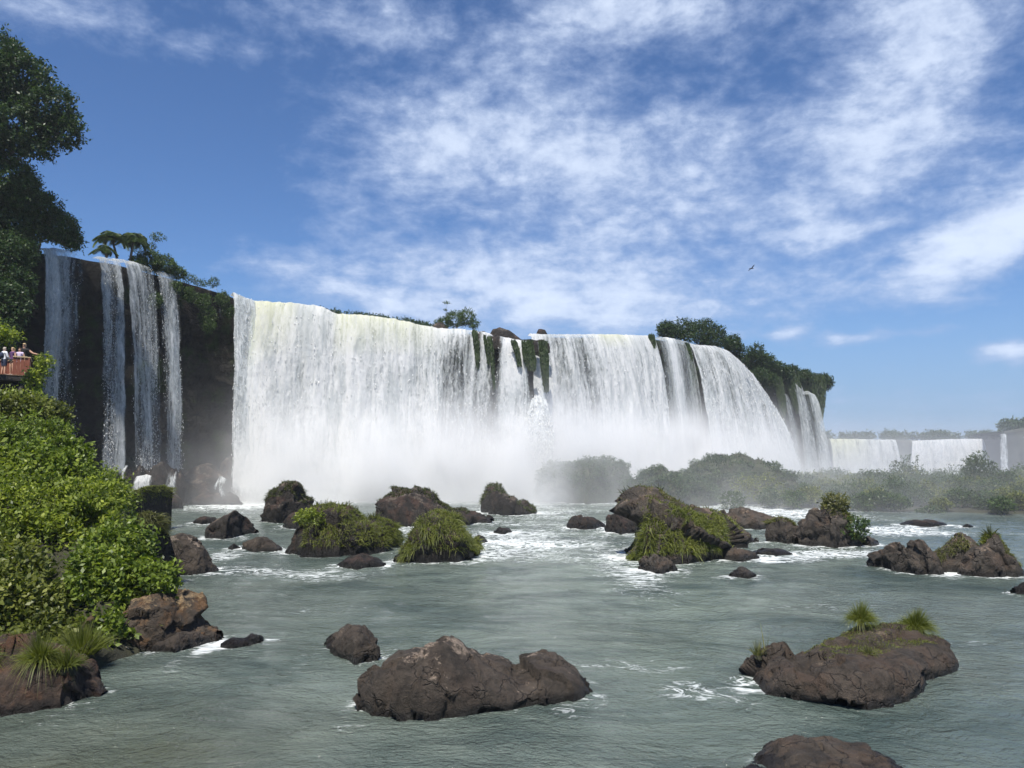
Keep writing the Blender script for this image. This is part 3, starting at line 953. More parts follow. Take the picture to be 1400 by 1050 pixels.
xs = np.concatenate([[-150, -110, -80, -66], np.arange(-56, 74, 0.3), [78, 84, 95, 120, 165]])
ys = np.concatenate([[-60, -25, -5, 5], spacing(10, 128, 0.11, 0.55), [131, 136, 145, 158, 168]])
X, Y = np.meshgrid(xs, ys, indexing='ij')
fy = np.interp(X, LW[4:29, 0], LW[4:29, 1])            # depth of the falls at that x
gap = fy - Y
PXX = CX + FPX * X / np.maximum(Y, 6)
p2 = np.stack([X * 0.07, Y * 0.10, np.zeros_like(X)], -1)
low = fbm(p2, 3, 71)
low2 = fbm(p2 * 2.3 + 9, 3, 72)
near_fall = np.exp(-np.maximum(gap - 3.0, 0) / 6.5) * np.clip((PXX - 250) / 80, 0, 1)
rap = np.clip((Y - 36) / 18, 0, 1) * np.clip((125 - Y) / 20, 0, 1)
foam = 0.20 + 0.06 * low + 0.75 * near_fall + rap * (0.07 + 0.26 * low2) + 0.04 * low2
# streaks named by where they lie
for (px, py, rx, ry, a) in ((950, 945, 70, 16, 0.26), (880, 910, 120, 12, 0.20), (770, 972, 25, 10, 0.22), (870, 790, 55, 26, 0.26), (760, 745, 130, 24, 0.22), (740, 700, 90, 14, 0.20), (1080, 702, 90, 10, 0.30),
                            (1200, 726, 110, 7, 0.34), (1140, 757, 70, 6, 0.40), (1060, 765, 60, 5, 0.3), (620, 762, 40, 10, 0.28), (330, 780, 90, 7, 0.26), (440, 788, 80, 8, 0.24), (350, 690, 90, 7, 0.35), (560, 725, 60, 8, 0.22),
                            (1000, 690, 120, 8, 0.25), (1150, 830, 160, 10, 0.14), (300, 762, 30, 8, 0.28), (690, 740, 60, 14, 0.2), (1340, 880, 70, 12, 0.14), (600, 830, 200, 16, 0.08), (400, 835, 90, 10, 0.12)):
    c = G(px, py)
    ex = G(px + rx, py)[0] - c[0]
    ey = abs(G(px, py - ry)[1] - G(px, py + ry)[1]) / 2
    foam += a * np.exp(-((X - c[0]) / ex) ** 2 - ((Y - c[1]) / ey) ** 2)
milk = np.clip(0.25 + 0.55 * np.exp(-((PXX - 830) / 260) ** 2) * np.clip((Y - 14) / 22, 0, 1) + 0.5 * near_fall + 0.35 * low, 0, 1)
sh0 = G(120, 1020)
shallow = 0.75 * np.exp(-((X - sh0[0]) / 4.0) ** 2 - ((Y - sh0[1]) / 3.0) ** 2) * np.clip(0.6 + low2, 0, 1)
for sp in ROCKS:
    x0, x1 = sp['fx'].min(), sp['fx'].max()
    m = (X > x0 - 3) & (X < x1 + 3) & (Y > sp['y0'].min() - 4) & (Y < sp['y1'].max() + 4)
    if not m.any():
        continue
    o = np.argsort(sp['fx'])
    xq = X[m]
    a = np.interp(xq, sp['fx'][o], sp['y0'][o])
    b = np.interp(xq, sp['fx'][o], sp['y1'][o])
    dx_ = np.maximum(np.maximum(x0 - xq, xq - x1), 0)
    dy_ = np.maximum(np.maximum(a - Y[m], Y[m] - b), 0)
    d = np.hypot(dx_, dy_)
    up = np.clip(0.5 + 0.5 * np.sign(Y[m] - b) + 0.6 * (dx_ > 0), 0.25, 1)     # the current comes from behind
    w_ = np.clip((sp['y0'].mean() - 12) / 45, 0.25, 1.2)
    foam[m] += sp['foam'] * np.exp(-d / (0.22 + 0.35 * w_)) * (0.45 + 0.55 * up) * (0.55 + 0.45 * w_)
    if x1 - x0 > 1.0:                                                      # wakes trail down the current
        for ex in (x0, x1):
            yc_ = float(a.mean())
            tr_ = np.exp(-((X - ex - 0.25 * np.sin(Y * 1.3)) / 0.45) ** 2) * np.clip(1 - (yc_ + 0.8 - Y) / 5.0, 0, 1) * (Y < yc_ + 0.8)
            foam += 0.15 * tr_
pw = np.stack([X * 0.55, Y * 0.9, np.zeros_like(X)], -1)
amp = np.interp(Y, [10, 30, 55, 90], [0.05, 0.07, 0.20, 0.22])
Z = amp * (0.8 * fbm(pw * 0.6, 3, 31) + 0.6 * fbm(pw * 1.7, 3, 32)) + 0.30 * near_fall * fbm(pw * 0.8, 3, 33)
edge = np.clip(np.minimum(X + 70, 90 - X) / 10, 0, 1) * np.clip(Y / 10, 0, 1)
Z *= edge
river = mesh_obj('river', np.stack([X, Y, Z], -1), grid_faces(len(xs), len(ys))[:, ::-1], M_RIVER, attrs={'foam': foam, 'milk': milk, 'shallow': shallow})
tag(river, 'grey green turbid river with white foam streaks', kind='structure')

# ------------------------------------------------------------------ left bank
SHORE = np.array([G(-420, 1040)[:2], G(-150, 1000)[:2], G(60, 972)[:2], G(120, 935)[:2], G(165, 905)[:2], G(215, 888)[:2], G(262, 868)[:2], G(225, 830)[:2], G(228, 790)[:2], G(225, 755)[:2], G(200, 725)[:2], G(165, 700)[:2], (-47, 84.0), (-52, 92.0)])
bx = spacing(-70, 0, 0.5, 0.5)
by = spacing(6, 92, 0.5, 0.6)
BX, BY = np.meshgrid(bx, by, indexing='ij')
shx = np.interp(BY, SHORE[:, 1], SHORE[:, 0])
inland = shx - BX
bp3 = np.stack([BX, BY, np.zeros_like(BX)], -1)
cap = np.interp(BY, [10, 19, 23, 28, 36, 46, 70, 92], [0.1, 0.15, 0.5, 3.4, 7.2, 8.4, 9.0, 6.0])
BZ = np.where(inland > 0, np.minimum(inland * 0.95, cap + 0.10 * inland), inland * 0.8) + 0.45 * fbm(bp3 * 0.4, 4, 88) - 0.25
BZ = np.maximum(BZ, -1.2)
bank = mesh_obj('bank_ground', np.stack([BX, BY, BZ], -1), grid_faces(len(bx), len(by))[:, ::-1], M_SOIL)
tag(bank, 'steep earth bank under the bushes', kind='structure')


def bank_z(x, y):
    i = np.clip(np.searchsorted(bx, x), 0, len(bx) - 1)
    j = np.clip(np.searchsorted(by, y), 0, len(by) - 1)
    return float(BZ[i, j])


# ------------------------------------------------------------------ waterfalls
def curtain(label, lip, z_base, v0=1.6, dens=0.5, amp=0.30, step=0.16, rowsN=170, tint=None, seed=1, spread=(0, 0), edge_soft=0.25, dens_bottom=0.0, profile=None, name='waterfall', group=None,
            lead=1.6, col=0.35, puff=1.0, cat='waterfall', layers=1, bottom_fade=True, parent=None, drops=0, dsize=0.10, soft=0.0, uvk=1.0):
    W = np.array([P(*q) for q in lip])
    L, s = resample(W, step)
    L = smooth1(L, 9)
    jag = (0.26 if step < 0.5 else 1.3) * fbm(np.stack([s * 1.3, s * 0, s * 0 + seed], -1), 4, seed)
    L = L + np.stack([0 * s, 0 * s, jag], -1)
    N = side_normal(L, 25)
    T = np.stack([-N[:, 1], N[:, 0], np.zeros(len(L))], -1)
    n = len(L)
    S = s / s[-1]
    root = parent
    for ly in range(layers):
        q = np.linspace(0, 1, rowsN)
        lead_n = int(rowsN * 0.06)
        Hh = (L[:, 2] - (z_base if np.isscalar(z_base) else np.interp(S, np.linspace(0, 1, len(z_base)), z_base)))
        d = np.zeros((rowsN, n))
        off = np.zeros((rowsN, n))
        for r in range(rowsN):
            if r < lead_n:
                f = r / lead_n
                off[r] = -lead * (1 - f)
                d[r] = 0.12 * (1 - f)
            else:
                f = ((r - lead_n) / (rowsN - 1 - lead_n)) ** 1.15
                d[r] = f * Hh
                off[r] = v0 * np.sqrt(np.maximum(2 * d[r] / 9.81, 0)) * (1 + 0.12 * ly) + 0.25 * ly
        frac = np.clip(d / Hh, 0, 1)
        base = L[None] + N[None] * off[..., None]
        base[..., 2] = L[None, :, 2] - d
        sp_ = spread[0] * (1 - S)[None] * frac ** 0.8 * -1 + spread[1] * S[None] * frac ** 0.8
        base += T[None] * -sp_[..., None] * -1
        # furrows, puffs and tongues of broken water
        sm = np.broadcast_to(s[None], d.shape)
        c1 = np.stack([sm * 0.33 * uvk + 0.25 * pn(np.stack([sm * 0.2, d * 0.15, 0 * d + seed], -1), 3), d * 0.030 * uvk ** 2, np.full(d.shape, seed * 3.1 + ly * 7)], -1)
        colm = fbm(c1, 4, seed)
        c2 = np.stack([sm * 0.66, d * 0.17, np.full(d.shape, seed * 1.7 + ly * 5)], -1)
        w2 = pn(c2 * 0.8 + 5, seed + 1)
        pf = 1 - 1.9 * np.abs(fbm(c2 + 0.5 * w2[..., None], 4, seed + 2, 0.55))
        c3 = np.stack([sm * 2.1, d * 0.60, np.full(d.shape, seed + 9.0)], -1)
        pf2 = 1 - 1.9 * np.abs(fbm(c3 + 0.4 * w2[..., None], 3, seed + 4, 0.55))
        grow = np.clip(frac * 3.0 + 0.10, 0, 1)
        dis = amp * (2.1 * colm * (0.35 + 0.65 * grow) + puff * (0.48 * pf + 0.20 * pf2) * grow)
        base += N[None] * dis[..., None]
        base[..., 2] += amp * 0.35 * puff * pf * grow * (frac < 0.95)
        dn = np.full(d.shape, float(dens))
        if profile is not None:
            dn = profile(sm, d, S[None] + 0 * d, frac, dn)
        dn = dn + col * colm - dens_bottom * frac
        if edge_soft > 0:
            em = np.minimum(S, 1 - S)[None] * s[-1]
            em = em + 0.35 * fbm(np.stack([d * 0.25, sm * 0.3, 0 * d + seed], -1), 3, seed + 8)
            dn = dn - 0.6 * (1 - np.clip(em / edge_soft, 0, 1))
        if bottom_fade:
            dn = dn - 0.55 * np.clip((frac - 0.93) / 0.07, 0, 1)
        tn = np.zeros(d.shape)
        if tint is not None:
            tn = tint(sm, d, S[None] + 0 * d, frac)
        loc = np.array((L[:, 0].mean(), L[:, 1].mean(), 0.0))
        o = mesh_obj(name if ly == 0 else 'water_veil', base - (loc if root is None else np.array(root.location)), grid_faces(rowsN, n), M_FALL, None if ly == 0 and parent is None else root, attrs={'dens': dn, 'tint': tn, 'soft': np.full(dn.shape, soft)}, uv=np.stack([sm * uvk + seed * 13.7 + ly * 4.3, d * uvk], -1))
        if ly == 0 and parent is None:
            o.location = loc
            tag(o, label, cat, group)
            root = o
        if drops and ly == 0:
            r = np.random.default_rng(seed + 900)
            k = drops * 4
            i, j = r.integers(lead_n, rowsN - 1, k), r.integers(0, n - 1, k)
            ok = (dn[i, j] + 0.45 * r.random(k) > 0.72) & (r.random(k) < 0.12 + 0.9 * frac[i, j])
            i, j = i[ok][:drops], j[ok][:drops]
            k = len(i)
            C = base[i, j] + N[j] * (r.random(k) ** 1.5 * (0.10 + 0.75 * frac[i, j]))[:, None] + r.normal(size=(k, 3)) * 0.06
            sz = dsize * (0.45 + 1.1 * r.random(k) ** 2)
            ax = np.stack([sz * r.uniform(.6, 1.2, k), sz * r.uniform(.6, 1.2, k), sz * r.uniform(1.0, 2.6, k)], -1)
            oc = np.array([(1, 0, 0.2), (-.5, .87, -.1), (-.5, -.87, 0.1), (0.1, 0, 1.2), (0, 0.1, -1.2)])
            of = np.array([(0, 1, 3), (1, 2, 3), (2, 0, 3), (1, 0, 4), (2, 1, 4), (0, 2, 4)])
            an = r.uniform(0, 6.28, k)
            ca, sa = np.cos(an)[:, None], np.sin(an)[:, None]
            W_ = np.stack([oc[None, :, 0] * ca - oc[None, :, 1] * sa, oc[None, :, 0] * sa + oc[None, :, 1] * ca, np.broadcast_to(oc[None, :, 2], (k, 5))], -1) * ax[:, None] + C[:, None]
            Fd = (np.arange(k)[:, None, None] * 5 + of[None]).reshape(-1, 3)
            sp_o = mesh_obj('spray', W_.reshape(-1, 3) - np.array(root.location), Fd, M_DROP, root, True, {'rnd': np.repeat(r.random(k), 5)})
            sp_o['kind'] = 'stuff'
    return root


def bumps(S, pts):
    return np.interp(S, [a for a, b in pts], [b for a, b in pts])


# left hand cascades over the shaded cliff
curtain('thin torn cascade at the far left end of the dark cliff', [(54, 340, 79.0), (75, 339, 80.8), (92, 342, 81.8), (112, 345, 82.8)], 2.0, 1.5, 0.46, 0.16, 0.09, 190, drops=2600, dsize=0.034, lead=0.7, soft=0.4, seed=3, spread=(2.4, -0.2), layers=2, puff=0.7, col=0.62, dens_bottom=0.06)
curtain('white cascade left of the pair beneath the palms', [(128, 350, 84.0), (145, 353, 85.5), (164, 355, 86.8)], 2.6, 1.5, 0.53, 0.18, 0.09, 190, drops=3000, dsize=0.034, lead=0.7, soft=0.4, seed=4, edge_soft=0.35, spread=(0.9, -0.3), layers=2, puff=0.7, col=0.62, dens_bottom=0.05)
curtain('cascade right of the pair beneath the palms, split in two strands', [(160, 355, 86.4), (175, 357, 87.8), (190, 361, 89.2), (209, 368, 90.6)], 2.6, 1.5, 0.47, 0.18, 0.09, 190, drops=3200, dsize=0.034, lead=0.7, soft=0.4, seed=6, edge_soft=0.35, spread=(0.2, 0.1), layers=2, puff=0.7, col=0.66, dens_bottom=0.05)
curtain('narrow single strand cascade at the right end of the leafy cliff top', [(210, 371, 91.2), (222, 372, 92.3), (239, 377, 93.6)], 2.4, 1.4, 0.50, 0.16, 0.09, 190, drops=2000, dsize=0.034, lead=0.7, soft=0.4, seed=7, spread=(0.3, 0.1), layers=2, puff=0.7, col=0.62, dens_bottom=0.06)
curtain('two hair thin trickles on the dark cliff beside the main falls', [(292, 393, 98.2), (300, 396, 99)], 16.0, 0.9, 0.42, 0.05, 0.06, 90, seed=8, layers=1, puff=0.3, col=0.55)
curtain('lacy strand at the left edge of the main falls', [(316, 399, 100.3), (330, 405, 101), (349, 412, 102)], 0.0, 1.7, 0.64, 0.24, 0.11, 190, drops=2200, dsize=0.06, seed=9, spread=(0.3, 0.2), layers=2, col=0.38)


def main_tint(sm, d, S, f):
    a = bumps(S, [(0, .6), (.10, .65), (.17, .45), (.22, .1), (.36, .1), (.40, .6), (.55, .5), (.68, .55), (.80, .35), (.86, .1), (1, 0)])
    return a * np.clip(1 - d / (3.0 + 7.0 * bumps(S, [(0, 1), (.2, .6), (.4, .5), (1, .15)])), 0, 1) ** 0.8


def main_dens(sm, d, S, f, dn):
    return dn - 0.26 * bumps(S, [(0, 0), (.74, 0), (.90, 1), (1, 1)]) * np.clip(d / 5, 0, 1)


curtain('broad white main curtain with a pale yellow lip, left of the bush on the brink', [(345, 411, 102), (372, 413, 102.6), (400, 414, 103), (440, 419, 103.6), (460, 429, 104), (500, 431, 104.6), (540, 436, 105.6), (575, 444, 106.4), (600, 449, 107), (640, 450, 107)],
        0.0, 2.2, 0.74, 0.52, 0.14, 210, tint=main_tint, drops=3200, dsize=0.06, soft=0.4, seed=11, profile=main_dens, col=0.32, spread=(0.6, 0.0))


def thin_dens(sm, d, S, f, dn):
    streak = bumps(S, [(0, .12), (.06, -.1), (.12, .12), (.16, -.32), (.20, .05), (.28, .1), (.36, -.45), (.42, -.1), (.47, .18), (.60, .22), (.68, .05), (.72, -.42), (.80, -.45), (.84, .0), (.88, -.4), (.97, -.45), (1, -.3)])
    lower = np.clip((d - bumps(S, [(0, 3), (.36, 3), (.45, 5), (.7, 4), (.75, 6), (1, 10)])) / 4.0, 0, 1)
    return dn + streak * (1 - 0.75 * lower)


curtain('ribbed thin water running over green moss below the rocks on the brink', [(636, 451, 106.8), (660, 453, 106.4), (680, 459, 106), (705, 464, 105.8), (730, 468, 106), (756, 470, 106.6)], 0.0, 1.5, 0.60, 0.30, 0.12, 190, drops=2500, dsize=0.05, seed=12, soft=0.35, profile=thin_dens, layers=1, col=0.30, puff=0.8)
curtain('small water mound bursting from the mossy wall', [(726, 545, 104.6), (736, 540, 104.4), (750, 548, 104.4)], 0.0, 2.4, 0.55, 0.30, 0.12, 110, drops=1200, dsize=0.09, seed=13, spread=(1.2, 1.6), col=0.2)
curtain('middle white curtain between the moss and the shaded veil', [(722, 456, 111), (745, 457, 111.4), (770, 457, 112.4), (800, 457, 114), (830, 457, 116), (860, 458, 118), (893, 459, 120.4)], 0.0, 2.2, 0.68, 0.46, 0.14, 200,
        tint=lambda sm, d, S, f: bumps(S, [(0, 0), (.45, 0), (.55, .6), (.7, .5), (.8, 0), (1, 0)]) * np.clip(1 - d / 2.5, 0, 1), drops=2000, dsize=0.06, soft=0.3, seed=14, col=0.38)


def veil_dens(sm, d, S, f, dn):
    return dn + bumps(S, [(0, .1), (.1, -.25), (.2, -.12), (.3, .0), (.42, .40), (.55, .22), (.65, -.06), (.8, .0), (.9, -.12), (1, .1)]) * np.clip(1.15 - 0.6 * f, 0, 1) - 0.06


curtain('thin grey veil over a dark recess right of the middle curtain', [(888, 460, 121), (905, 461, 122.4), (920, 463, 124), (940, 468, 126)], 0.0, 1.3, 0.54, 0.20, 0.11, 190, seed=15, soft=1.0, profile=veil_dens, col=0.32, puff=0.5, layers=2, spread=(0.0, 0.8))
curtain('sloping white curtain at the right end of the main falls', [(936, 468, 125.6), (955, 472, 127), (975, 473, 128.6), (990, 478, 130), (1005, 490, 132), (1020, 506, 134), (1036, 528, 136), (1050, 556, 138)], 0.0, 2.6, 0.60, 0.46, 0.15, 190, drops=2200, dsize=0.065, soft=0.3, seed=16, col=0.40, spread=(0.0, 3.6), edge_soft=0.5)
curtain('misty side tongue at the right edge of the sloping curtain', [(1044, 538, 139.5), (1054, 552, 140), (1064, 572, 140.5)], 0.0, 1.8, 0.50, 0.28, 0.14, 120, soft=1.0, seed=17, spread=(0.0, 3.0), col=0.3, layers=2)
for k, (lb, lip_, dn_) in enumerate((('leftmost of the thin streams on the green right headland', [(1066, 536, 146), (1074, 540, 147)], 0.34),
                                     ('stream second from left on the green right headland', [(1080, 518, 147.5), (1092, 524, 148.5)], 0.40),
                                     ('faint stream third from left on the green right headland', [(1092, 530, 149), (1102, 540, 150)], 0.20),
                                     ('wide misty stream near the tip of the green right headland', [(1101, 534, 150), (1112, 540, 151)], 0.46),
                                     ('last faint stream at the tip of the green right headland', [(1114, 522, 152.5), (1122, 526, 153.5)], 0.14))):
    curtain(lb, lip_, 0.0, 1.5, dn_ + 0.12, 0.16, 0.12, 120, soft=0.8, seed=20 + k, spread=(0.6, 1.6), col=0.3, layers=2, puff=0.6, edge_soft=0.35, dens_bottom=0.05)
# ------------------------------------------------------------------ far falls across the gorge
def far_wall(name, label, pts, z_bot, thick, mat):
    W = np.array([P(*q) for q in pts])
    L_, s_ = resample(W, 4.0)
    N_ = side_normal(L_, 5)
    n = 26
    V = np.zeros((n + 2, len(L_), 3))
    for r in range(n):
        f = r / (n - 1)
        V[r] = L_
        V[r, :, 2] = z_bot + (L_[:, 2] - z_bot) * f
        V[r] += N_ * ((6 * fbm(V[r] * 0.05, 4, 5) + 2.5 * fbm(V[r] * 0.2, 3, 6)) * (1.05 - f))[:, None] + N_ * (4 * (1 - f))
    for k, b in enumerate((10, thick)):
        V[n + k] = L_ - N_ * b
    return tag(mesh_obj(name, V, grid_faces(n + 2, len(L_)), mat), label, kind='structure')


far_wall('far_cliff', 'hazy cliff of the distant falls', [(980, 600, 760), (1130, 600, 740), (1226, 601, 735), (1262, 602, 738), (1345, 601, 730), (1480, 600, 720), (1700, 598, 700)], -34, 900, M_FARCLIFF)
far_wall('far_headland', 'hazy wooded headland beside the distant falls', [(1395, 592, 760), (1378, 591, 640), (1372, 590, 560), (1392, 586, 548), (1415, 584, 545), (1500, 583, 530), (1700, 583, 500)], -34, 260, M_FARCLIFF)
FK = dict(step=1.1, rowsN=70, amp=1.4, col=0.30, lead=4.0, edge_soft=1.5)
curtain('far yellowish curtain across the gorge, seen beside the headland tip', [(1131, 600, 733), (1160, 600, 731), (1195, 601, 730), (1226, 601, 729)], -34, 4.0, 0.62, seed=31, tint=lambda sm, d, S, f: bumps(S, [(0, .9), (.4, .6), (.6, .1), (1, 0)]) * np.clip(1 - f * 1.6, 0, 1), **FK)
curtain('thin far strand between the two distant curtains', [(1230, 600, 728), (1235, 601, 728)], -34, 3.0, 0.45, seed=32, **FK)
curtain('wide bright far curtain right of the thin distant strand', [(1244, 603, 730), (1285, 601, 728), (1320, 600, 725), (1346, 600, 722)], -34, 5.0, 0.70, seed=33, spread=(14, 0), **FK)
curtain('narrow far fall on the hazy headland at the right', [(1364, 594, 545), (1371, 593, 543), (1380, 594, 541)], -34, 3.5, 0.6, seed=34, spread=(2, 2), **FK)
curtain('last far fall at the right edge of the picture', [(1396, 598, 540), (1420, 596, 538)], -34, 3.5, 0.6, seed=35, **FK)


# ------------------------------------------------------------------ vegetation
def leaf_quads(C, A, B, ln, wd):
    """one pointed leaf per row: centre C, axis A, side B"""
    ln = np.asarray(ln)[:, None]
    wd = np.asarray(wd)[:, None]
    nrm = np.cross(A, B)
    V = np.stack([C - A * ln * 0.5, C + B * wd * 0.5 - nrm * wd * 0.12, C + A * ln * 0.5, C - B * wd * 0.5 - nrm * wd * 0.12], 1)
    n = len(C)
    F = np.arange(n * 4).reshape(n, 4)
    return V.reshape(-1, 3), F


def foliage(g, lobes, twigs, per, leaf, r, gap=0.10, gap_sc=0.8, aspect=0.5, up=0.35, tw_len=0.55, inner=0.72, shade=0.0, seed=0):
    """leafy twigs spread through the outer shell of each lobe; lobes = (centre, (rx, ry, rz))"""
    tot = sum(np.prod(l[1]) ** (2 / 3) for l in lobes)
    for c, rad in lobes:
        n = int(twigs * np.prod(rad) ** (2 / 3) / tot)
        if n < 3:
            continue
        d = sphere_dirs(n, r)
        rad = np.array(rad)
        lump = 1 + 0.38 * pn(d * 1.9 + np.array(c) * 0.37, seed + 4) + 0.16 * pn(d * 4.3 + np.array(c), seed + 5)
        rr = (inner + (1 - inner) * r.random(n) ** 0.6) * lump
        p0 = np.array(c) + d * rad * rr[:, None]
        keep = pn(p0 * gap_sc + 17, seed + 9) > -0.55 + gap
        p0, d = p0[keep], d[keep]
        n = len(p0)
        if n == 0:
            continue
        ax = unit(d * 0.9 + np.array([0, 0, up]) + 0.55 * r.normal(size=(n, 3)))
        tl = tw_len * (0.6 + 0.8 * r.random(n))
        val = np.clip(0.5 + 0.22 * r.normal(size=n), 0, 1)
        for k in range(per):
            f = (k + 0.5) / per
            pos = p0 + ax * (tl * (f - 0.3))[:, None] + 0.10 * tw_len * r.normal(size=(n, 3)) - np.array([0, 0, 0.10]) * (tl * f * f)[:, None]
            a = unit(ax * 0.55 + 0.75 * sphere_dirs(n, r) + np.array([0, 0, -0.15]))
            nn = unit(np.array([0, 0, 0.75]) + 0.35 * d + 0.65 * r.normal(size=(n, 3)))
            b = unit(np.cross(nn, a))
            ln = leaf * (0.65 + 0.7 * r.random(n))
            V, F = leaf_quads(pos, a, b, ln, ln * aspect)
            g.add(V, F, np.repeat(np.clip(val + 0.14 * r.normal(size=n), 0, 1), 4))


def limbs(g, base, lobes, r0, r):
    base = np.array(base, float)
    tops = np.array([l[0] for l in lobes], float)
    mid = base * 0.45 + tops.mean(0) * 0.55
    k = np.linspace(0, 1, 7)[:, None]
    trunk = base * (1 - k) + mid * k + 0.12 * np.sin(k * 5) * np.array([[1, 0.4, 0]]) * np.linalg.norm(mid - base) * 0.25
    g.add(*tube(trunk, np.linspace(r0, r0 * 0.6, 7), 8))
    for t_ in tops:
        k = np.linspace(0, 1, 6)[:, None]
        st = trunk[4] if r.random() < 0.5 else trunk[6]
        ctrl = (st + t_) / 2 + np.array([0, 0, 0.25 * np.linalg.norm(t_ - st)]) * 0.4
        cv = (1 - k) ** 2 * st + 2 * k * (1 - k) * ctrl + k ** 2 * t_
        g.add(*tube(cv, np.linspace(r0 * 0.5, r0 * 0.10, 6), 6))


def plant(name, label, cat, base, lobes, mat, twigs, per, leaf, seed, r0=0.06, group=None, crown='foliage', stem='stem', **kw):
    r = np.random.default_rng(seed)
    root = thing(name, label, cat, base, group)
    g = Geo()
    foliage(g, lobes, twigs, per, leaf, r, seed=seed, **kw)
    g.obj(crown, mat, root)
    g = Geo()
    limbs(g, base, lobes, r0, r)
    g.obj(stem, M_BARK, root)
    return root


def PL(px, py, Y, r, ry=None, rz=None):
    return (P(px, py, Y), (r, ry or r, rz or r))


# shrubs on the near bank
BG = 'shrubs on the left bank'
shr = [
    ('big leafy shrub at the left edge between the reddish rock and the tall shrub', (-20, 800, 24.5), [PL(-25, 830, 23.4, 1.5), PL(-50, 780, 24.5, 1.6), PL(10, 800, 24.2, 1.1)], 2000),
    ('shrub filling the left edge half way up the slope', (-20, 660, 29.5), [PL(-15, 660, 29.5, 1.7), PL(-45, 620, 31.5, 1.7), PL(30, 670, 29.0, 1.2)], 1900),
    ('shrub at the right shoulder of the slope above the dry grass', (150, 660, 33), [PL(150, 668, 33, 1.1), PL(125, 650, 33.5, 1.1), PL(172, 690, 32, 0.9)], 1500),
    ('leafy bright shrub overhanging the lichen covered bank rock', (165, 800, 26.0), [PL(205, 795, 25.2, 0.95, 0.9, 0.7), PL(160, 785, 25.6, 1.2), PL(120, 800, 25.0, 1.1), PL(178, 748, 26.6, 1.15, 1.1, 1.0), PL(185, 845, 24.2, 0.7, .7, .45), PL(150, 862, 23.6, 0.6, .6, .4), PL(230, 785, 25.6, 0.6, .6, .4)], 3000),
    ('dense bright shrub right above the reddish bank rock', (45, 830, 24.2), [PL(60, 800, 24.2, 1.35), PL(15, 840, 23.2, 1.15), PL(80, 850, 23.4, 0.9), PL(20, 780, 24.6, 1.3), PL(100, 868, 22.9, .55, .6, .45), PL(55, 872, 22.5, .55, .6, .4)], 2900),
    ('rounded bright shrub in the middle of the left bank', (110, 730, 28.2), [PL(130, 720, 28.2, 1.35), PL(75, 740, 27.2, 1.4), PL(150, 680, 29.6, 1.0), PL(105, 690, 28.8, 1.2)], 2900),
    ('tall bright shrub at the left edge of the picture', (15, 720, 26.8), [PL(20, 700, 27.2, 1.6), PL(-15, 760, 25.6, 1.5), PL(-40, 690, 27.0, 1.6)], 2300),
    ('yellow green shrub on the slope below the platform', (75, 650, 31.5), [PL(100, 655, 31, 1.2), PL(55, 645, 31, 1.45), PL(110, 625, 32.2, 0.9), PL(20, 650, 31, 1.4)], 2600),
    ('sunlit shrub higher on the slope below the platform', (45, 610, 34.5), [PL(10, 615, 33.6, 1.5), PL(55, 605, 34.6, 1.4), PL(88, 598, 35.6, 1.0)], 2200),
    ('feathery shrub just under the platform', (35, 570, 38), [PL(5, 575, 37.2, 1.4), PL(45, 570, 38.0, 1.3), PL(78, 562, 39.5, 0.9, 0.9, 0.6)], 2000),
    ('loose leafy shrub hiding the posts of the platform', (25, 545, 41), [PL(-10, 555, 40.2, 1.1), PL(22, 553, 40.8, 0.9), PL(55, 550, 41.2, 0.8, .8, .6)], 1500),
]
M_LEAF_OLIVE = leaf_mat('olive_leaf', (0.044, 0.056, 0.012), (0.130, 0.150, 0.028), (0.27, 0.28, 0.07))
M_LEAF_DEEP = leaf_mat('deep_leaf', (0.034, 0.058, 0.009), (0.135, 0.185, 0.023), (0.31, 0.36, 0.06))
for i, (lb, b, lobes, n) in enumerate(shr):
    bw = P(*b)
    bw[0] -= 0.35
    lobes = [(q + np.array([-0.35, 0, -0.12]), tuple(0.86 * e for e in r_)) for q, r_ in lobes]
    bw[2] = min(bw[2], bank_z(bw[0], bw[1]) + 0.0)
    plant('shrub', lb, 'shrub', bw, lobes, (M_LEAF_NEAR, M_LEAF_DEEP, M_LEAF_OLIVE, M_LEAF_NEAR, M_LEAF_DEEP)[(i * 3) % 5], int(n * (1.25, 0.95, 1.1)[i % 3]), 7, (0.17, 0.20, 0.14, 0.185)[i % 4], 100 + i, 0.06, BG, gap=0.42, gap_sc=1.0, aspect=(0.52, 0.6, 0.4)[i % 3], tw_len=0.6, inner=0.50)
bw = P(50, 535, 42.5)
plant('sapling', 'slender pale sapling beside the corner of the platform', 'sapling', bw, [PL(62, 495, 42.5, 0.40, .4, .35), PL(52, 510, 42.4, 0.5, .4, .4), PL(46, 524, 42.3, 0.4, .4, .35)], M_LEAF_NEAR, 170, 6, 0.2, 140, 0.04, tw_len=0.45, gap=-1)
plant('branch', 'leafy branch hanging over the platform railing', 'branch', P(-50, 470, 41.0), [PL(2, 458, 41.0, 0.85, 0.5, 0.35), PL(-22, 450, 41.0, 0.9, 0.6, 0.5)], M_LEAF_NEAR, 260, 6, 0.22, 141, 0.05, tw_len=0.5, gap=-1)
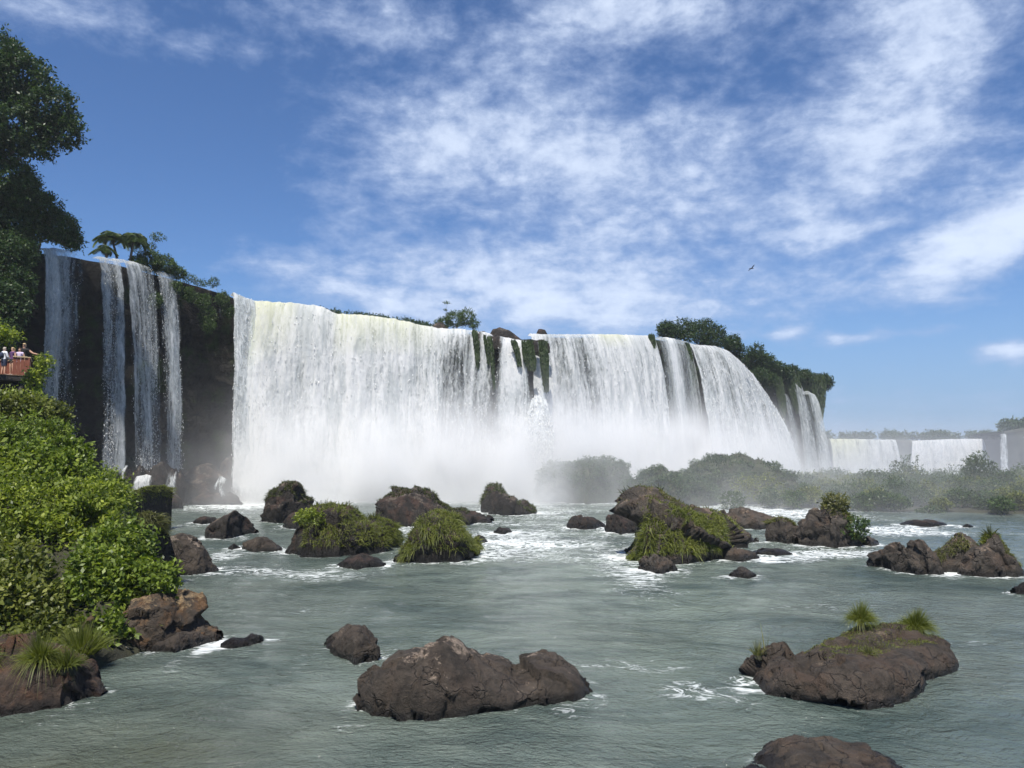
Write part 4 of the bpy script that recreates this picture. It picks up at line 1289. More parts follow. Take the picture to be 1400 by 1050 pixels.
for k, (lb, pts) in enumerate((('bare pale twig hanging over the water beneath the shrub', [(150, 868, 23.6), (156, 880, 23.4), (158, 893, 23.3)]), ('forked bare twig beside the hanging pale twig', [(152, 870, 23.9), (164, 883, 23.7), (171, 893, 23.6), (174, 902, 23.5)]))):
    g = Geo()
    g.add(*tube([P(*q) for q in pts], np.linspace(0.035, 0.012, len(pts)), 6))
    if k:
        g.add(*tube([P(153, 866, 23.8), P(166, 880, 23.7), P(176, 887, 23.6)], [0.03, 0.02, 0.01], 6))
    tag(g.obj('twig', plain('pale_twig', (0.30, 0.26, 0.21), 0.8) if not k else bpy.data.materials['pale_twig']), lb, 'twig')

# trees on the cliff at the upper left
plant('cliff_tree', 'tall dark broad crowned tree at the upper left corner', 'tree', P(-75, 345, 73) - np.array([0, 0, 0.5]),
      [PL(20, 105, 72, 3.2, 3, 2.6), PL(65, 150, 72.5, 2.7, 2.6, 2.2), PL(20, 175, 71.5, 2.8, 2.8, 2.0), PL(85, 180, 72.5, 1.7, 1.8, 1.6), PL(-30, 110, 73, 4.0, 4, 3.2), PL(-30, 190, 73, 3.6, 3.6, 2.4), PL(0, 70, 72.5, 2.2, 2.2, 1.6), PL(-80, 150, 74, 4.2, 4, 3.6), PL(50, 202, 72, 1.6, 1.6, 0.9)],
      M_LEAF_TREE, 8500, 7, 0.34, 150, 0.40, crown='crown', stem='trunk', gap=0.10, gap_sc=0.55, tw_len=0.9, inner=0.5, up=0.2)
hs = [('dark leafy tree below the tall crown, at the left edge', [PL(10, 245, 73, 2.4, 2.4, 2.0), PL(-30, 270, 73, 3.0), PL(35, 262, 73.5, 1.6)], P(-20, 345, 74.5)),
      ('sloping dark shrub mass at the brink left of the leftmost cascade', [PL(55, 285, 75.5, 1.9, 2, 1.6), PL(80, 310, 76.5, 1.6, 1.8, 1.4), PL(25, 305, 75, 2.2), PL(98, 328, 77.5, 0.9, 1, 0.8)], P(50, 345, 78)),
      ('shaded shrub clinging to the cliff below the brink at the left edge', [PL(0, 350, 72, 2.4, 1.6, 2.2), PL(-30, 400, 70, 2.6, 1.6, 2.4), PL(25, 345, 74, 1.8, 1.5, 1.3)], P(-40, 420, 71.5)),
      ('dark creeper covered shrub on the shaded cliff behind the platform', [PL(5, 420, 69, 2.0, 1.4, 2.2), PL(-20, 470, 67, 2.4, 1.4, 2.4), PL(22, 390, 71.5, 1.4, 1.2, 1.6)], P(-35, 480, 69))]
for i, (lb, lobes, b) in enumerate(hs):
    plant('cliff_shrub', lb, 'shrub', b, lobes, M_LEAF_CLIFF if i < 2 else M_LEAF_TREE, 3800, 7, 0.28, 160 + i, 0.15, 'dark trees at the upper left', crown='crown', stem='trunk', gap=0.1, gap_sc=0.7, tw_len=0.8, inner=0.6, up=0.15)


# palms and small plants on the cliff top
def palm(label, base, top, fr_len, n, seed, mat=M_PALM):
    r = np.random.default_rng(seed)
    base, top = np.array(base), np.array(top)
    root = thing('palm', label, 'palm', base)
    k = np.linspace(0, 1, 6)[:, None]
    g = Geo()
    g.add(*tube(base * (1 - k) + top * k, np.linspace(0.16, 0.11, 6), 7))
    g.obj('trunk', M_BARK, root)
    g = Geo()
    for i in range(n):
        a = 2 * math.pi * i / n + r.random() * 0.5
        e = r.uniform(0.1, 1.2)
        d = np.array([math.cos(a) * math.cos(e), math.sin(a) * math.cos(e), math.sin(e)])
        t = np.linspace(0, 1, 9)
        ln = fr_len * r.uniform(0.8, 1.15)
        cv = top + d * (ln * t)[:, None] + np.array([0, 0, -0.75 * ln]) * (t ** 2.2)[:, None]
        g.add(*tube(cv, np.linspace(0.03, 0.008, 9), 4), 0.4)
        T = unit(np.gradient(cv, axis=0))
        side = unit(np.cross(T, np.array([0, 0, 1.0])))
        tt_ = np.repeat(np.linspace(0.12, 1, 18), 2)
        sg = np.tile([1, -1], 18)
        c = np.stack([np.interp(tt_, t, cv[:, q]) for q in range(3)], -1)
        sd = np.stack([np.interp(tt_, t, side[:, q]) for q in range(3)], -1) * sg[:, None]
        td = np.stack([np.interp(tt_, t, T[:, q]) for q in range(3)], -1)
        ax = unit(sd + 0.5 * td + np.array([0, 0, -0.55]))
        ll = 0.42 * fr_len * np.sin(np.clip(tt_ * 0.9 + 0.1, 0, 1) * math.pi) ** 0.6 + 0.08
        V, F = leaf_quads(c + ax * ll[:, None] * 0.5, ax, unit(np.cross(ax, td + 0.01)), ll, np.full(len(ll), 0.07 * fr_len))
        g.add(V, F, np.repeat(np.clip(0.5 + 0.2 * r.normal(size=len(ll)), 0, 1), 4))
    g.obj('fronds', mat, root)
    return root


palm('grey green palm on the cliff brink, taller left one', P(160, 353, 89), P(153, 325, 89), 2.3, 22, 171)
palm('grey green palm on the cliff brink, right beside the taller palm', P(178, 356, 90), P(183, 326, 90), 2.3, 22, 172)
palm('small yellowish palm at the left of the palm pair', P(146, 352, 88), P(143, 340, 88), 1.5, 16, 173)
plant('thin_tree', 'spindly small leaved tree rising behind the cliff top bush', 'tree', P(208, 365, 92.5), [PL(216, 324, 92.5, 0.8, .8, .5), PL(206, 338, 92.5, 0.6, .6, .5), PL(193, 330, 92.5, 0.5, .5, .5), PL(188, 342, 92.3, .5, .5, .5)], M_LEAF_CLIFF, 260, 6, 0.16, 174, 0.07, crown='crown', stem='trunk', gap=-0.1, tw_len=0.4)
plant('cliff_bush', 'rounded bush on the brink above the paired cascades', 'bush', P(215, 372, 93), [PL(205, 358, 92.0, 1.5, 1.3, 1.2), PL(225, 363, 93.0, 1.4, 1.2, 1.1), PL(242, 373, 94.3, 0.9, .9, .7), PL(188, 361, 90.6, 1.0, .9, .8)], M_LEAF_CLIFF, 2800, 6, 0.18, 175, 0.08, gap=0.0, tw_len=0.5)
plant('cliff_bush', 'tiny round bush alone on the brink near the main falls', 'bush', P(292, 393, 99.5), [PL(292, 386, 99.3, 0.65, .6, .65)], M_LEAF_CLIFF, 170, 6, 0.13, 176, 0.03, gap=-1, tw_len=0.35)
plant('cliff_bush', 'low bush between the round bush and the tiny bush on the brink', 'bush', P(266, 385, 97.5), [PL(258, 381, 96.2, 0.9, .7, .5), PL(275, 387, 97.8, 0.8, .7, .45)], M_LEAF_CLIFF, 300, 6, 0.14, 177, 0.04, gap=-0.4, tw_len=0.4)
for i, (px, py, Y, rr, lb) in enumerate(((258, 402, 94.2, 0.8, 'fern clump on the dark cliff under the low brink bush'), (278, 412, 96.2, 0.9, 'upper fern clump on the dark cliff beside the trickles'), (284, 430, 96.6, 1.1, 'largest fern clump below the trickles on the dark cliff'), (304, 408, 98.6, 0.8, 'fern clump just left of the lacy strand'), (285, 444, 96.4, 0.8, 'lowest fern clump on the dark cliff'), (212, 410, 90.3, 0.7, 'fern streak left of the narrow single strand cascade'), (312, 425, 99.4, .7, 'fern clump lower down beside the lacy strand'), (240, 392, 93.0, .6, 'fern clump right of the narrow single strand cascade'))):
    c = P(px, py, Y)
    plant('fern_clump', lb, 'fern', c + np.array([0, 0.4, -rr * 0.7]), [(c, (rr, 0.7, rr * 1.05))], M_LEAF_CLIFF, 330, 6, 0.17, 180 + i, 0.03, 'fern clumps on the dark cliff', gap=-0.3, tw_len=0.45, up=-0.3)

# brink islet with bush and boulders between the curtains
plant('brink_bush', 'green bush standing on the brink between two white curtains', 'bush', P(625, 452, 110), [PL(622, 437, 110, 1.5, 1.4, 1.1), PL(638, 434, 110.3, 1.2, 1.2, 1.2), PL(608, 441, 110, 1.0, 1, 0.8), PL(648, 443, 110, 0.7, .8, .6), PL(600, 441, 110, 0.6, .6, .4)], M_LEAF_CLIFF, 1400, 6, 0.18, 190, 0.10, gap=0.02, tw_len=0.55)
plant('thin_tree', 'thin umbrella shaped sapling sticking out of the brink bush', 'tree', P(612, 448, 110), [PL(611, 414, 110, 0.5, .5, .14), PL(609, 424, 110, .25, .25, .15)], M_LEAF_CLIFF, 46, 5, 0.17, 191, 0.05, crown='crown', stem='trunk', gap=-1, tw_len=0.3)


def brink_rock(label, pts, Y, depth, seed, mat=M_ROCK_ISLE):
    pts = np.array(pts, float)
    W0 = np.array([P(a, b, Y) for a, b in pts])
    nu, nv = 46, 26
    x = np.linspace(W0[0, 0], W0[-1, 0], nu)
    H = np.interp(x, W0[:, 0], W0[:, 2])
    z0 = W0[:, 2].min() - 1.0
    V = np.zeros((nv, nu, 3))
    pr = np.sqrt(np.maximum(1 - np.linspace(-1, 1, nu) ** 2, 0)) * 0.85 + 0.15
    for j, f in enumerate(np.linspace(-math.pi / 2, math.pi / 2, nv)):
        V[j, :, 0] = x
        V[j, :, 1] = Y + depth * math.sin(f) * pr
        V[j, :, 2] = z0 + (H - z0) * max(math.cos(f), 0) ** 0.6
    c = V.reshape(-1, 3).mean(0)
    nrm = unit(V - c)
    q = V * 0.8
    _, rid = worley(q, seed)
    V = V + nrm * (0.25 * fbm(q, 4, seed) + 0.30 * (rid - 0.5))[..., None]
    loc = np.array((c[0], Y, z0))
    o = mesh_obj('brink_rock', V - loc, grid_faces(nv, nu), mat)
    o.location = loc
    return tag(o, label, 'rock')


brink_rock('brown boulder under the left side of the brink bush', [(590, 452), (594, 444), (604, 441), (612, 447)], 109.5, 0.9, 201)
brink_rock('reddish rock on the brink right of the bush', [(646, 459), (652, 453), (662, 452), (672, 458)], 108.5, 0.9, 202)
brink_rock('long dark ridge rock on the brink beside the reddish one', [(668, 459), (674, 450), (684, 448), (695, 452), (706, 459), (716, 467)], 109, 1.1, 203, M_ROCK_DARK)
brink_rock('mossy ledge rock below the ridge rock on the brink', [(668, 466), (680, 459), (695, 462), (702, 468)], 107.6, 0.9, 204, M_ROCK_DARK)
brink_rock('dark lip rock above the widest moss curtain', [(718, 472), (728, 464), (742, 463), (751, 470)], 107.3, 0.9, 205, M_ROCK_DARK)
brink_rock('small dark rock sticking out of the middle curtain lip', [(733, 457), (737, 451), (744, 452), (748, 458)], 113.5, 0.6, 206, M_ROCK_DARK)


def moss_curtain(label, poly, Y, seed, n=1500):
    """hanging strands of wet moss on the wall: rows of (px_left, px_right, py)"""
    r = np.random.default_rng(seed)
    poly = np.array(poly, float)
    g = Geo()
    py = r.uniform(poly[0, 2], poly[-1, 2], n)
    x0, x1 = np.interp(py, poly[:, 2], poly[:, 0]), np.interp(py, poly[:, 2], poly[:, 1])
    px = x0 + (x1 - x0) * r.random(n)
    C = np.array([P(a, b, Y) for a, b in zip(px, py)])
    bulge = 0.25 + 0.35 * np.sin(np.clip((px - x0) / np.maximum(x1 - x0, 1), 0, 1) * math.pi)
    C[:, 1] -= bulge + 0.12 * r.random(n)
    A = unit(np.array([0, -0.12, -1.0]) + 0.18 * r.normal(size=(n, 3)))
    B = unit(np.cross(A, np.array([0, -1.0, 0]) + 0.5 * r.normal(size=(n, 3))))
    ln = r.uniform(0.45, 1.1, n)
    V, F = leaf_quads(C, A, B, ln, r.uniform(0.10, 0.22, n))
    g.add(V, F, np.repeat(r.random(n), 4))
    root = thing('moss_curtain', label, 'moss', P((poly[-1, 0] + poly[-1, 1]) / 2, poly[-1, 2], Y), 'moss curtains on the wet wall')
    g.obj('strands', M_MOSS, root)
    # wet rock rib the moss grows on
    m = 14
    rowsV = []
    for row in np.linspace(poly[0, 2], poly[-1, 2], m):
        a, b = np.interp(row, poly[:, 2], poly[:, 0]), np.interp(row, poly[:, 2], poly[:, 1])
        for f in np.linspace(0, 1, 7):
            q = P(a + (b - a) * f, row, Y + 0.1)
            q[1] -= 0.35 * math.sin(f * math.pi) - 0.25
            rowsV.append(q)
    mesh_obj('rib', rel(np.array(rowsV), root), grid_faces(m, 7), M_MOSS, root, attrs={'rnd': np.full(m * 7, 0.15)})


moss_curtain('narrow left moss strip beside the ribbed thin water', [(645, 652, 453), (648, 655, 470), (651, 656, 495), (653, 655, 503)], 105.2, 210, 500)
moss_curtain('slim dark moss strip in the middle of the ribbed water', [(661, 664, 460), (664, 668, 478), (667, 669, 498)], 105.0, 215, 260)
moss_curtain('long tapering moss strip in the middle of the ribbed water', [(666, 672, 462), (669, 675, 480), (672, 676, 505), (675, 677, 530)], 104.6, 211, 520)
moss_curtain('moss strip left of the widest moss curtain', [(698, 706, 467), (703, 710, 480), (708, 713, 500)], 104.4, 212, 420)
moss_curtain('widest hanging moss curtain under the dark lip rock', [(713, 728, 468), (714, 731, 482), (717, 733, 495), (722, 732, 505)], 104.3, 213, 900)
moss_curtain('moss curtain at the right end of the ribbed water', [(736, 748, 468), (738, 750, 490), (741, 750, 515), (744, 750, 535)], 104.6, 214, 900)
moss_curtain('moss strip between the middle curtain and the grey veil', [(886, 894, 459), (887, 897, 475), (889, 896, 500), (891, 894, 515)], 119.2, 216, 500)
moss_curtain('moss strip between the grey veil and the sloping curtain', [(935, 942, 470), (938, 947, 490), (942, 949, 515), (945, 948, 540)], 125, 217, 460)
moss_curtain('left moss fall on the green right headland', [(1058, 1068, 515), (1060, 1071, 530), (1063, 1074, 550), (1068, 1074, 570)], 145.5, 218, 700)
moss_curtain('middle moss fall on the green right headland', [(1074, 1092, 512), (1076, 1094, 525), (1080, 1096, 545), (1088, 1096, 565)], 147.5, 219, 900)
moss_curtain('right moss fall on the green right headland', [(1094, 1128, 514), (1096, 1129, 525), (1102, 1128, 545), (1112, 1124, 575)], 152.0, 220, 1100)

# wooded ridge above the right end of the falls
rd = [(915, 452, 131, 2.0), (935, 450, 133, 2.3), (958, 455, 135, 2.0), (978, 462, 137, 2.2), (1000, 470, 140, 1.9), (1018, 485, 141, 2.2), (1034, 490, 143, 1.9), (1048, 495, 145, 2.0), (1062, 505, 147, 2.0), (1082, 510, 149, 1.7), (1100, 516, 152, 1.6), (1115, 520, 154, 1.7), (1126, 525, 156, 1.7), (1030, 512, 141, 1.8), (1048, 520, 143, 1.8)]
rdl = ['at its left end above the grey veil', 'second from its left end', 'above the left part of the sloping curtain', 'above the middle of the sloping curtain', 'where the ridge starts to descend', 'half way down the ridge', 'in the notch of the ridge', 'with the pointed top on the ridge', 'above the leftmost thin stream', 'above the second thin stream', 'between the last thin streams', 'near the headland tip', 'at the very tip of the headland', 'low beside the sloping curtain', 'lowest, touching the side tongue of water']
for i, ((px, py, Y, r_), lb) in enumerate(zip(rd, rdl)):
    c = P(px, py, Y)
    rr = np.random.default_rng(300 + i)
    lobes = [(c, (r_, r_, r_ * 0.8))] + [(c + rr.normal(size=3) * r_ * np.array([.55, .5, .3]), (r_ * .6,) * 3) for _ in range(3)]
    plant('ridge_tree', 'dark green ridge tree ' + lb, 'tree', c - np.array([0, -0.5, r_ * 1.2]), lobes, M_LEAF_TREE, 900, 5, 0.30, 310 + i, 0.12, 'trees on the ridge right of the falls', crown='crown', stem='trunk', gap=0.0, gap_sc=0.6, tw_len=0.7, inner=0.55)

# ------------------------------------------------------------------ wooded island at the right, in the spray
iv = []
ia = np.linspace(0, 2 * math.pi, 60, endpoint=False)
ic = np.array([62.0, 100.0])
for f, z in ((1.0, -0.8), (0.93, 0.02), (0.7, 0.35), (0.35, 0.7), (0.02, 0.8)):
    wob = 1 + 0.10 * np.sin(3 * ia + 1) + 0.06 * np.sin(7 * ia)
    iv.append(np.stack([ic[0] + 41 * f * wob * np.cos(ia), ic[1] + 23.5 * f * wob * np.sin(ia), np.full(60, z) + 0.2 * np.sin(9 * ia) * f], -1))
tag(mesh_obj('island_ground', np.array(iv), grid_faces(5, 60, True), M_SOIL), 'low ground of the wooded island', kind='structure')
rr = np.random.default_rng(77)
IB = 'bushes of the wooded island'
special = [(1240, 656, 104, 2.4, 3.1, 'dome shaped tall bush on the wooded island before the distant thin strand'), (1340, 652, 100, 2.0, 3.4, 'tallest upright bush on the wooded island before the far headland'), (1262, 664, 100, 1.8, 1.7, 'lower shoulder bush right of the dome shaped tall bush'), (1372, 662, 98, 2.0, 2.0, 'broad bush near the right edge of the wooded island'), (1180, 668, 104, 2.4, 1.9, 'rounded bush on the wooded island before the far yellowish curtain')]
nb = 0
SHARED = 'misty grey green bush in the thicket of the wooded island'
bl = []
for Yrow, step_, hmin, hmax in ((78, 22, 1.1, 1.7), (84, 27, 1.5, 2.1), (92, 26, 1.8, 2.6), (101, 25, 2.0, 2.9), (111, 24, 2.0, 3.0), (120, 26, 2.0, 3.0)):
    px = 1035 + rr.uniform(0, 15)
    while px < 1450:
        Yb = Yrow + rr.uniform(-3.5, 3.5)
        x = (px - CX) / FPX * Yb
        if ((x - ic[0]) / 42) ** 2 + ((Yb - ic[1]) / 27.0) ** 2 < 1.0:
            bl.append((x, Yb, rr.uniform(hmin, hmax), Yrow == 78))
        px += step_ * rr.uniform(0.75, 1.25)
ORD = 'leftmost second third fourth fifth sixth seventh eighth ninth tenth eleventh twelfth thirteenth fourteenth fifteenth sixteenth seventeenth eighteenth nineteenth twentieth'.split()
front = sorted(q[0] for q in bl if q[3])
for (x, Yb, h, fr_) in bl:
    h *= rr.uniform(0.8, 1.35)
    r_ = h * rr.uniform(0.62, 0.9)
    z = 0.3
    c = np.array([x, Yb, z + h * 0.5])
    lobes = [(c, (r_, r_, h * 0.5))] + [(c + rr.normal(size=3) * np.array([.5, .45, .25]) * r_, (r_ * .55, r_ * .55, h * .32)) for _ in range(3)]
    lb = SHARED
    if fr_ and front.index(x) < 20:
        k_ = front.index(x)
        lb = ('leftmost low bush' if k_ == 0 else ORD[k_] + ' low bush from the left') + ' in the front row of the wooded island'
    plant('island_bush', lb, 'bush', (x, Yb, z), lobes, (M_LEAF_ISLE, M_LEAF_CLIFF, M_LEAF_OLIVE)[nb % 3], 640, 4, 0.24, 400 + nb, 0.06, IB, gap=0.1, tw_len=0.5, inner=0.45)
    nb += 1
for (px, py, Yb, r_, hz_, lb) in special:
    c = P(px, py, Yb)
    lobes = [(c, (r_, r_, hz_))] + [(c + rr.normal(size=3) * np.array([.6, .5, .45]) * r_, (r_ * .6, r_ * .6, hz_ * .45)) for _ in range(4)]
    plant('island_bush', lb, 'bush', (c[0], Yb, 0.4), lobes, M_LEAF_ISLE, 1200, 4, 0.26, 500 + nb, 0.1, IB, gap=-0.1, tw_len=0.55, inner=0.5)
    nb += 1
c = P(1272, 703, 79)
plant('island_bush', 'small leafy bush standing alone in the water before the wooded island', 'bush', (c[0], 79, 0.1), [(c, (1.35, 1.0, 0.8)), (c + np.array([.6, 0, -.2]), (.7, .6, .5))], M_LEAF_ISLE, 480, 4, 0.2, 560, 0.05, gap=-0.3, tw_len=0.4)
c = P(1001, 686, 84)
plant('island_bush', 'round bush on the water behind the big mid river islet', 'bush', (c[0], 84, 0.0), [(c, (1.25, 1.0, 1.1)), (c + np.array([.5, 0, -.4]), (.7, .6, .6))], M_LEAF_ISLE, 480, 4, 0.2, 561, 0.05, gap=-0.3, tw_len=0.4)

# far treelines, too distant to tell trees apart
g = Geo()
r9 = np.random.default_rng(91)
for a, b, Y0, z_, n in ((980, 1480, 755, 0, 130), (1376, 1600, 560, 0, 80)):
    lobes = []
    for k in range(n):
        px = r9.uniform(a, b)
        c = P(px, 597 if Y0 > 700 else 583, Y0 + r9.uniform(0, 60))
        s_ = r9.uniform(3.0, 7.0)
        lobes.append((c, (s_ * 1.3, s_, s_)))
    foliage(g, lobes, 15000, 2, 2.0, r9, gap=-1, tw_len=2.6, inner=0.3)
tag(g.obj('far_treeline', M_LEAF_ISLE), 'hazy treeline above the distant falls', kind='stuff')
g = Geo()
lobes = []
for k in range(40):
    px = r9.uniform(425, 600)
    c = P(px, np.interp(px, [425, 460, 560, 600], [421, 428, 440, 450]) + 0.5, 150 + r9.uniform(0, 20))
    lobes.append((c, (1.6, 1.2, r9.uniform(0.35, 0.9))))
foliage(g, lobes, 1800, 4, 0.35, r9, gap=-1, tw_len=0.6, inner=0.5)
tag(g.obj('upstream_treeline', M_LEAF_TREE), 'low dark vegetation upstream behind the main lip', kind='stuff')


# ------------------------------------------------------------------ grass on the islets
def blades(g, P0, D, ln, wd, droop, r):
    n = len(P0)
    t = np.array([0, 0.35, 0.7, 1.0])
    side = unit(np.cross(D, unit(r.normal(size=(n, 3)))))
    V = np.zeros((n, 4, 2, 3))
    for k, f in enumerate(t):
        c = P0 + D * (ln * f)[:, None] + np.array([0, 0, -1.0]) * (droop * ln * f * f)[:, None]
        hw = wd * (1 - 0.88 * f) * 0.5
        V[:, k, 0] = c - side * hw[:, None]
        V[:, k, 1] = c + side * hw[:, None]
    i = np.arange(n)[:, None] * 8
    F = np.concatenate([i + np.array([[2 * k, 2 * k + 1, 2 * k + 3, 2 * k + 2]]) for k in range(3)], 1).reshape(-1, 4)
    g.add(V.reshape(-1, 3), F, np.repeat(np.clip(0.5 + 0.22 * r.normal(size=n), 0, 1), 8))


def grass_cover(idx, mat, n, ln, wd, u=(0, 1), v=(0.2, 0.9), seed=0, droop=0.6, clump=0.5, name='grass', zmin=0.0, thr=-0.15, label=None):
    """grass rooted on a rock's own surface, over part of its length (u) and of its front-to-back girth (v)"""
    sp = ROCKS[idx]
    r = np.random.default_rng(seed + idx * 7)
    V, Nn = sp['V'], sp['N']
    nv, nu = V.shape[:2]
    m = n * 3
    uu = r.uniform(u[0], u[1], m) * (nu - 1.001)
    vv = r.uniform(v[0], v[1], m) * (nv - 1.001)
    i, j = uu.astype(int), vv.astype(int)
    fu, fv = (uu - i)[:, None], (vv - j)[:, None]
    Pp = (V[j, i] * (1 - fu) + V[j, i + 1] * fu) * (1 - fv) + (V[j + 1, i] * (1 - fu) + V[j + 1, i + 1] * fu) * fv
    Nq = Nn[j, i]
    keep = (pn(Pp * 1.3 + seed, seed) > thr) & (Pp[:, 2] > zmin) & (Nq[:, 2] > -0.1)
    Pp, Nq = Pp[keep][:n], Nq[keep][:n]
    k = len(Pp)
    cl = np.stack([pn(Pp * 2.1 + 3, seed + 1), pn(Pp * 2.1 + 40, seed + 2), pn(Pp * 2.1 + 80, seed + 3)], -1)
    D = unit(Nq * 0.75 + np.array([0, 0, 0.75]) + clump * 1.3 * cl + 0.22 * r.normal(size=(k, 3)))
    tall = 0.75 + 0.8 * np.clip(pn(Pp * 1.1 + 9, seed + 6), -0.5, 1)
    g = Geo()
    blades(g, Pp - Nq * 0.03, D, ln * tall * r.uniform(0.6, 1.25, k), np.full(k, wd), droop * r.uniform(0.6, 1.3, k), r)
    root = sp['obj']
    o = g.obj(name, mat, root)
    o['kind'] = 'stuff'
    if label:
        o['label'] = label
    return o


grass_cover(I1, M_GRASS_DARK, 2400, 0.65, 0.08, (0.08, 0.95), (0.25, 0.85), 1, 0.75)
grass_cover(I2, M_GRASS, 5600, 0.66, 0.055, (0.27, 0.99), (0.06, 0.85), 2, 0.85, thr=-0.6)
grass_cover(I2, M_GRASS_DARK, 500, 0.85, 0.08, (0.25, 0.75), (0.5, 0.8), 12, 0.4, name='tall_grass')
grass_cover(I3, M_GRASS_DARK, 2600, 0.52, 0.10, (0.05, 0.75), (0.35, 0.85), 3, 0.5)
grass_cover(I4, M_GRASS_DRY, 700, 0.85, 0.05, (0.15, 0.95), (0.1, 0.8), 44, 0.9, thr=-0.3, name='dead_grass')
grass_cover(I2, M_GRASS_DRY, 800, 0.7, 0.05, (0.3, 0.95), (0.1, 0.8), 45, 0.9, thr=-0.2, name='dead_grass')
grass_cover(I4, M_GRASS, 5600, 0.78, 0.055, (0.12, 0.99), (0.08, 0.85), 4, 0.95, thr=-0.8)
grass_cover(I5, M_GRASS_DARK, 2200, 0.65, 0.09, (0.05, 0.97), (0.25, 0.85), 5, 0.5, thr=-0.6)
grass_cover(I6, M_GRASS, 3600, 0.75, 0.06, (0.10, 0.82), (0.04, 0.30), 6, 0.9, thr=-0.45)
grass_cover(I6, M_GRASS_DRY, 1500, 0.50, 0.075, (0.40, 0.98), (0.35, 0.85), 16, 0.6, name='dry_grass', thr=-0.1)
grass_cover(I6, M_GRASS, 900, 0.55, 0.075, (0.72, 1.0), (0.2, 0.7), 17, 0.8, name='side_grass', thr=-0.4)
grass_cover(I6, M_GRASS_DRY, 900, 0.45, 0.07, (0.18, 0.5), (0.28, 0.8), 19, 0.7, name='top_grass', thr=-0.2)
grass_cover(I6, M_GRASS_DARK, 350, 0.6, 0.08, (0.28, 0.45), (0.5, 0.7), 18, 0.4, name='crest_grass', thr=-0.6)
grass_cover(I7, M_GRASS_DRY, 700, 0.45, 0.08, (0.1, 0.95), (0.35, 0.75), 7, 0.6, thr=-0.6)
grass_cover(I8, M_GRASS_DRY, 600, 0.6, 0.09, (0.45, 0.72), (0.3, 0.75), 8, 0.5, thr=-0.6)
grass_cover(I8, M_GRASS, 1000, 0.55, 0.08, (0.60, 0.95), (0.15, 0.6), 9, 0.8, name='side_grass', thr=-0.5)
for q, s_ in ((M1, 20), (M2, 21), (M3, 22)):
    grass_cover(q, M_LEAF_ISLE, 2600, 0.55, 0.20, (0.0, 1.0), (0.06, 0.6), s_, 0.5, thr=-2, name='undergrowth')
    sp = ROCKS[q]
    r_q = np.random.default_rng(900 + s_)
    Vq = sp['V']
    lob = []
    for k in range(26):
        pq = Vq[int(r_q.uniform(0.15, 0.62) * (Vq.shape[0] - 1)), int(r_q.uniform(0.06, 0.94) * (Vq.shape[1] - 1))]
        rq = r_q.uniform(0.45, 1.0)
        lob.append((pq + np.array([0, -0.2, -0.15]), (rq * 1.2, rq, rq * 0.85)))
    g = Geo()
    foliage(g, lob, 2600, 5, 0.24, r_q, gap=0.0, gap_sc=0.8, tw_len=0.55, inner=0.5, seed=s_)
    g.obj('foliage', M_LEAF_ISLE, sp['obj'])['kind'] = 'stuff'
grass_cover(R_OVER, M_GRASS, 1500, 0.60, 0.05, (0.1, 1.0), (0.25, 0.8), 10, 0.8, thr=-0.8)
grass_cover(R_DRYB, M_GRASS_DRY, 1500, 0.9, 0.04, (0.1, 0.75), (0.3, 0.75), 11, 0.9, thr=-0.5)
grass_cover(R_RED, M_GRASS, 400, 0.22, 0.03, (0.45, 0.9), (0.40, 0.6), 23, 0.6, thr=0.0)
grass_cover(R_RIGHT, M_GRASS, 7000, 0.20, 0.018, (0.36, 0.92), (0.33, 0.66), 24, 0.8, thr=-0.2, label='short yellow green turf on the boulder top')
grass_cover(G3, M_GRASS_DRY, 450, 0.5, 0.06, (0.05, 0.5), (0.2, 0.5), 25, 0.8, thr=-0.5)
grass_cover(G5, M_GRASS, 300, 0.55, 0.06, (0.1, 0.5), (0.4, 0.7), 26, 0.5, thr=-0.6)
grass_cover(G5, M_GRASS_DRY, 350, 0.4, 0.06, (0.4, 0.8), (0.2, 0.5), 27, 0.8, thr=-0.3, name='dry_grass')


def tuft(label, c, n, ln, wd, seed, spread=0.12, mat=M_GRASS, fan=0.9, droop=0.75, name='grass_tuft', lean=(0, 0, 0), stump=0.0):
    r = np.random.default_rng(seed)
    c = np.array(c, float)
    root = thing(name, label, 'grass tuft', c)
    a = r.uniform(0, 2 * math.pi, n)
    e = r.random(n) ** 0.8
    D = unit(np.stack([np.cos(a) * fan * e, np.sin(a) * fan * e, np.full(n, 1.0)], -1) + np.array(lean) + 0.08 * r.normal(size=(n, 3)))
    P0 = c + np.stack([np.cos(a) * spread * e, np.sin(a) * spread * e, 0.0 * a + stump], -1)
    g = Geo()
    blades(g, P0, D, ln * r.uniform(0.6, 1.15, n), np.full(n, wd), droop * e * r.uniform(0.6, 1.3, n), r)
    g.obj('blades', mat, root)
    g = Geo()
    k = np.linspace(0, 1, 5)
    g.add(*tube(c + np.stack([0.02 * np.sin(4 * k), 0 * k, -0.12 + k * (0.14 + stump)], -1), np.linspace(spread * 1.15, spread * 0.45, 5), 10))
    g.obj('root_ball', M_SOIL, root)
    return root


def on_rock(idx, u, v):
    V = ROCKS[idx]['V']
    if v is None:                       # the highest point of that slice
        col_ = V[:, int(u * (V.shape[1] - 1))]
        return col_[col_[:, 2].argmax()].copy()
    return V[int(v * (V.shape[0] - 1)), int(u * (V.shape[1] - 1))].copy()


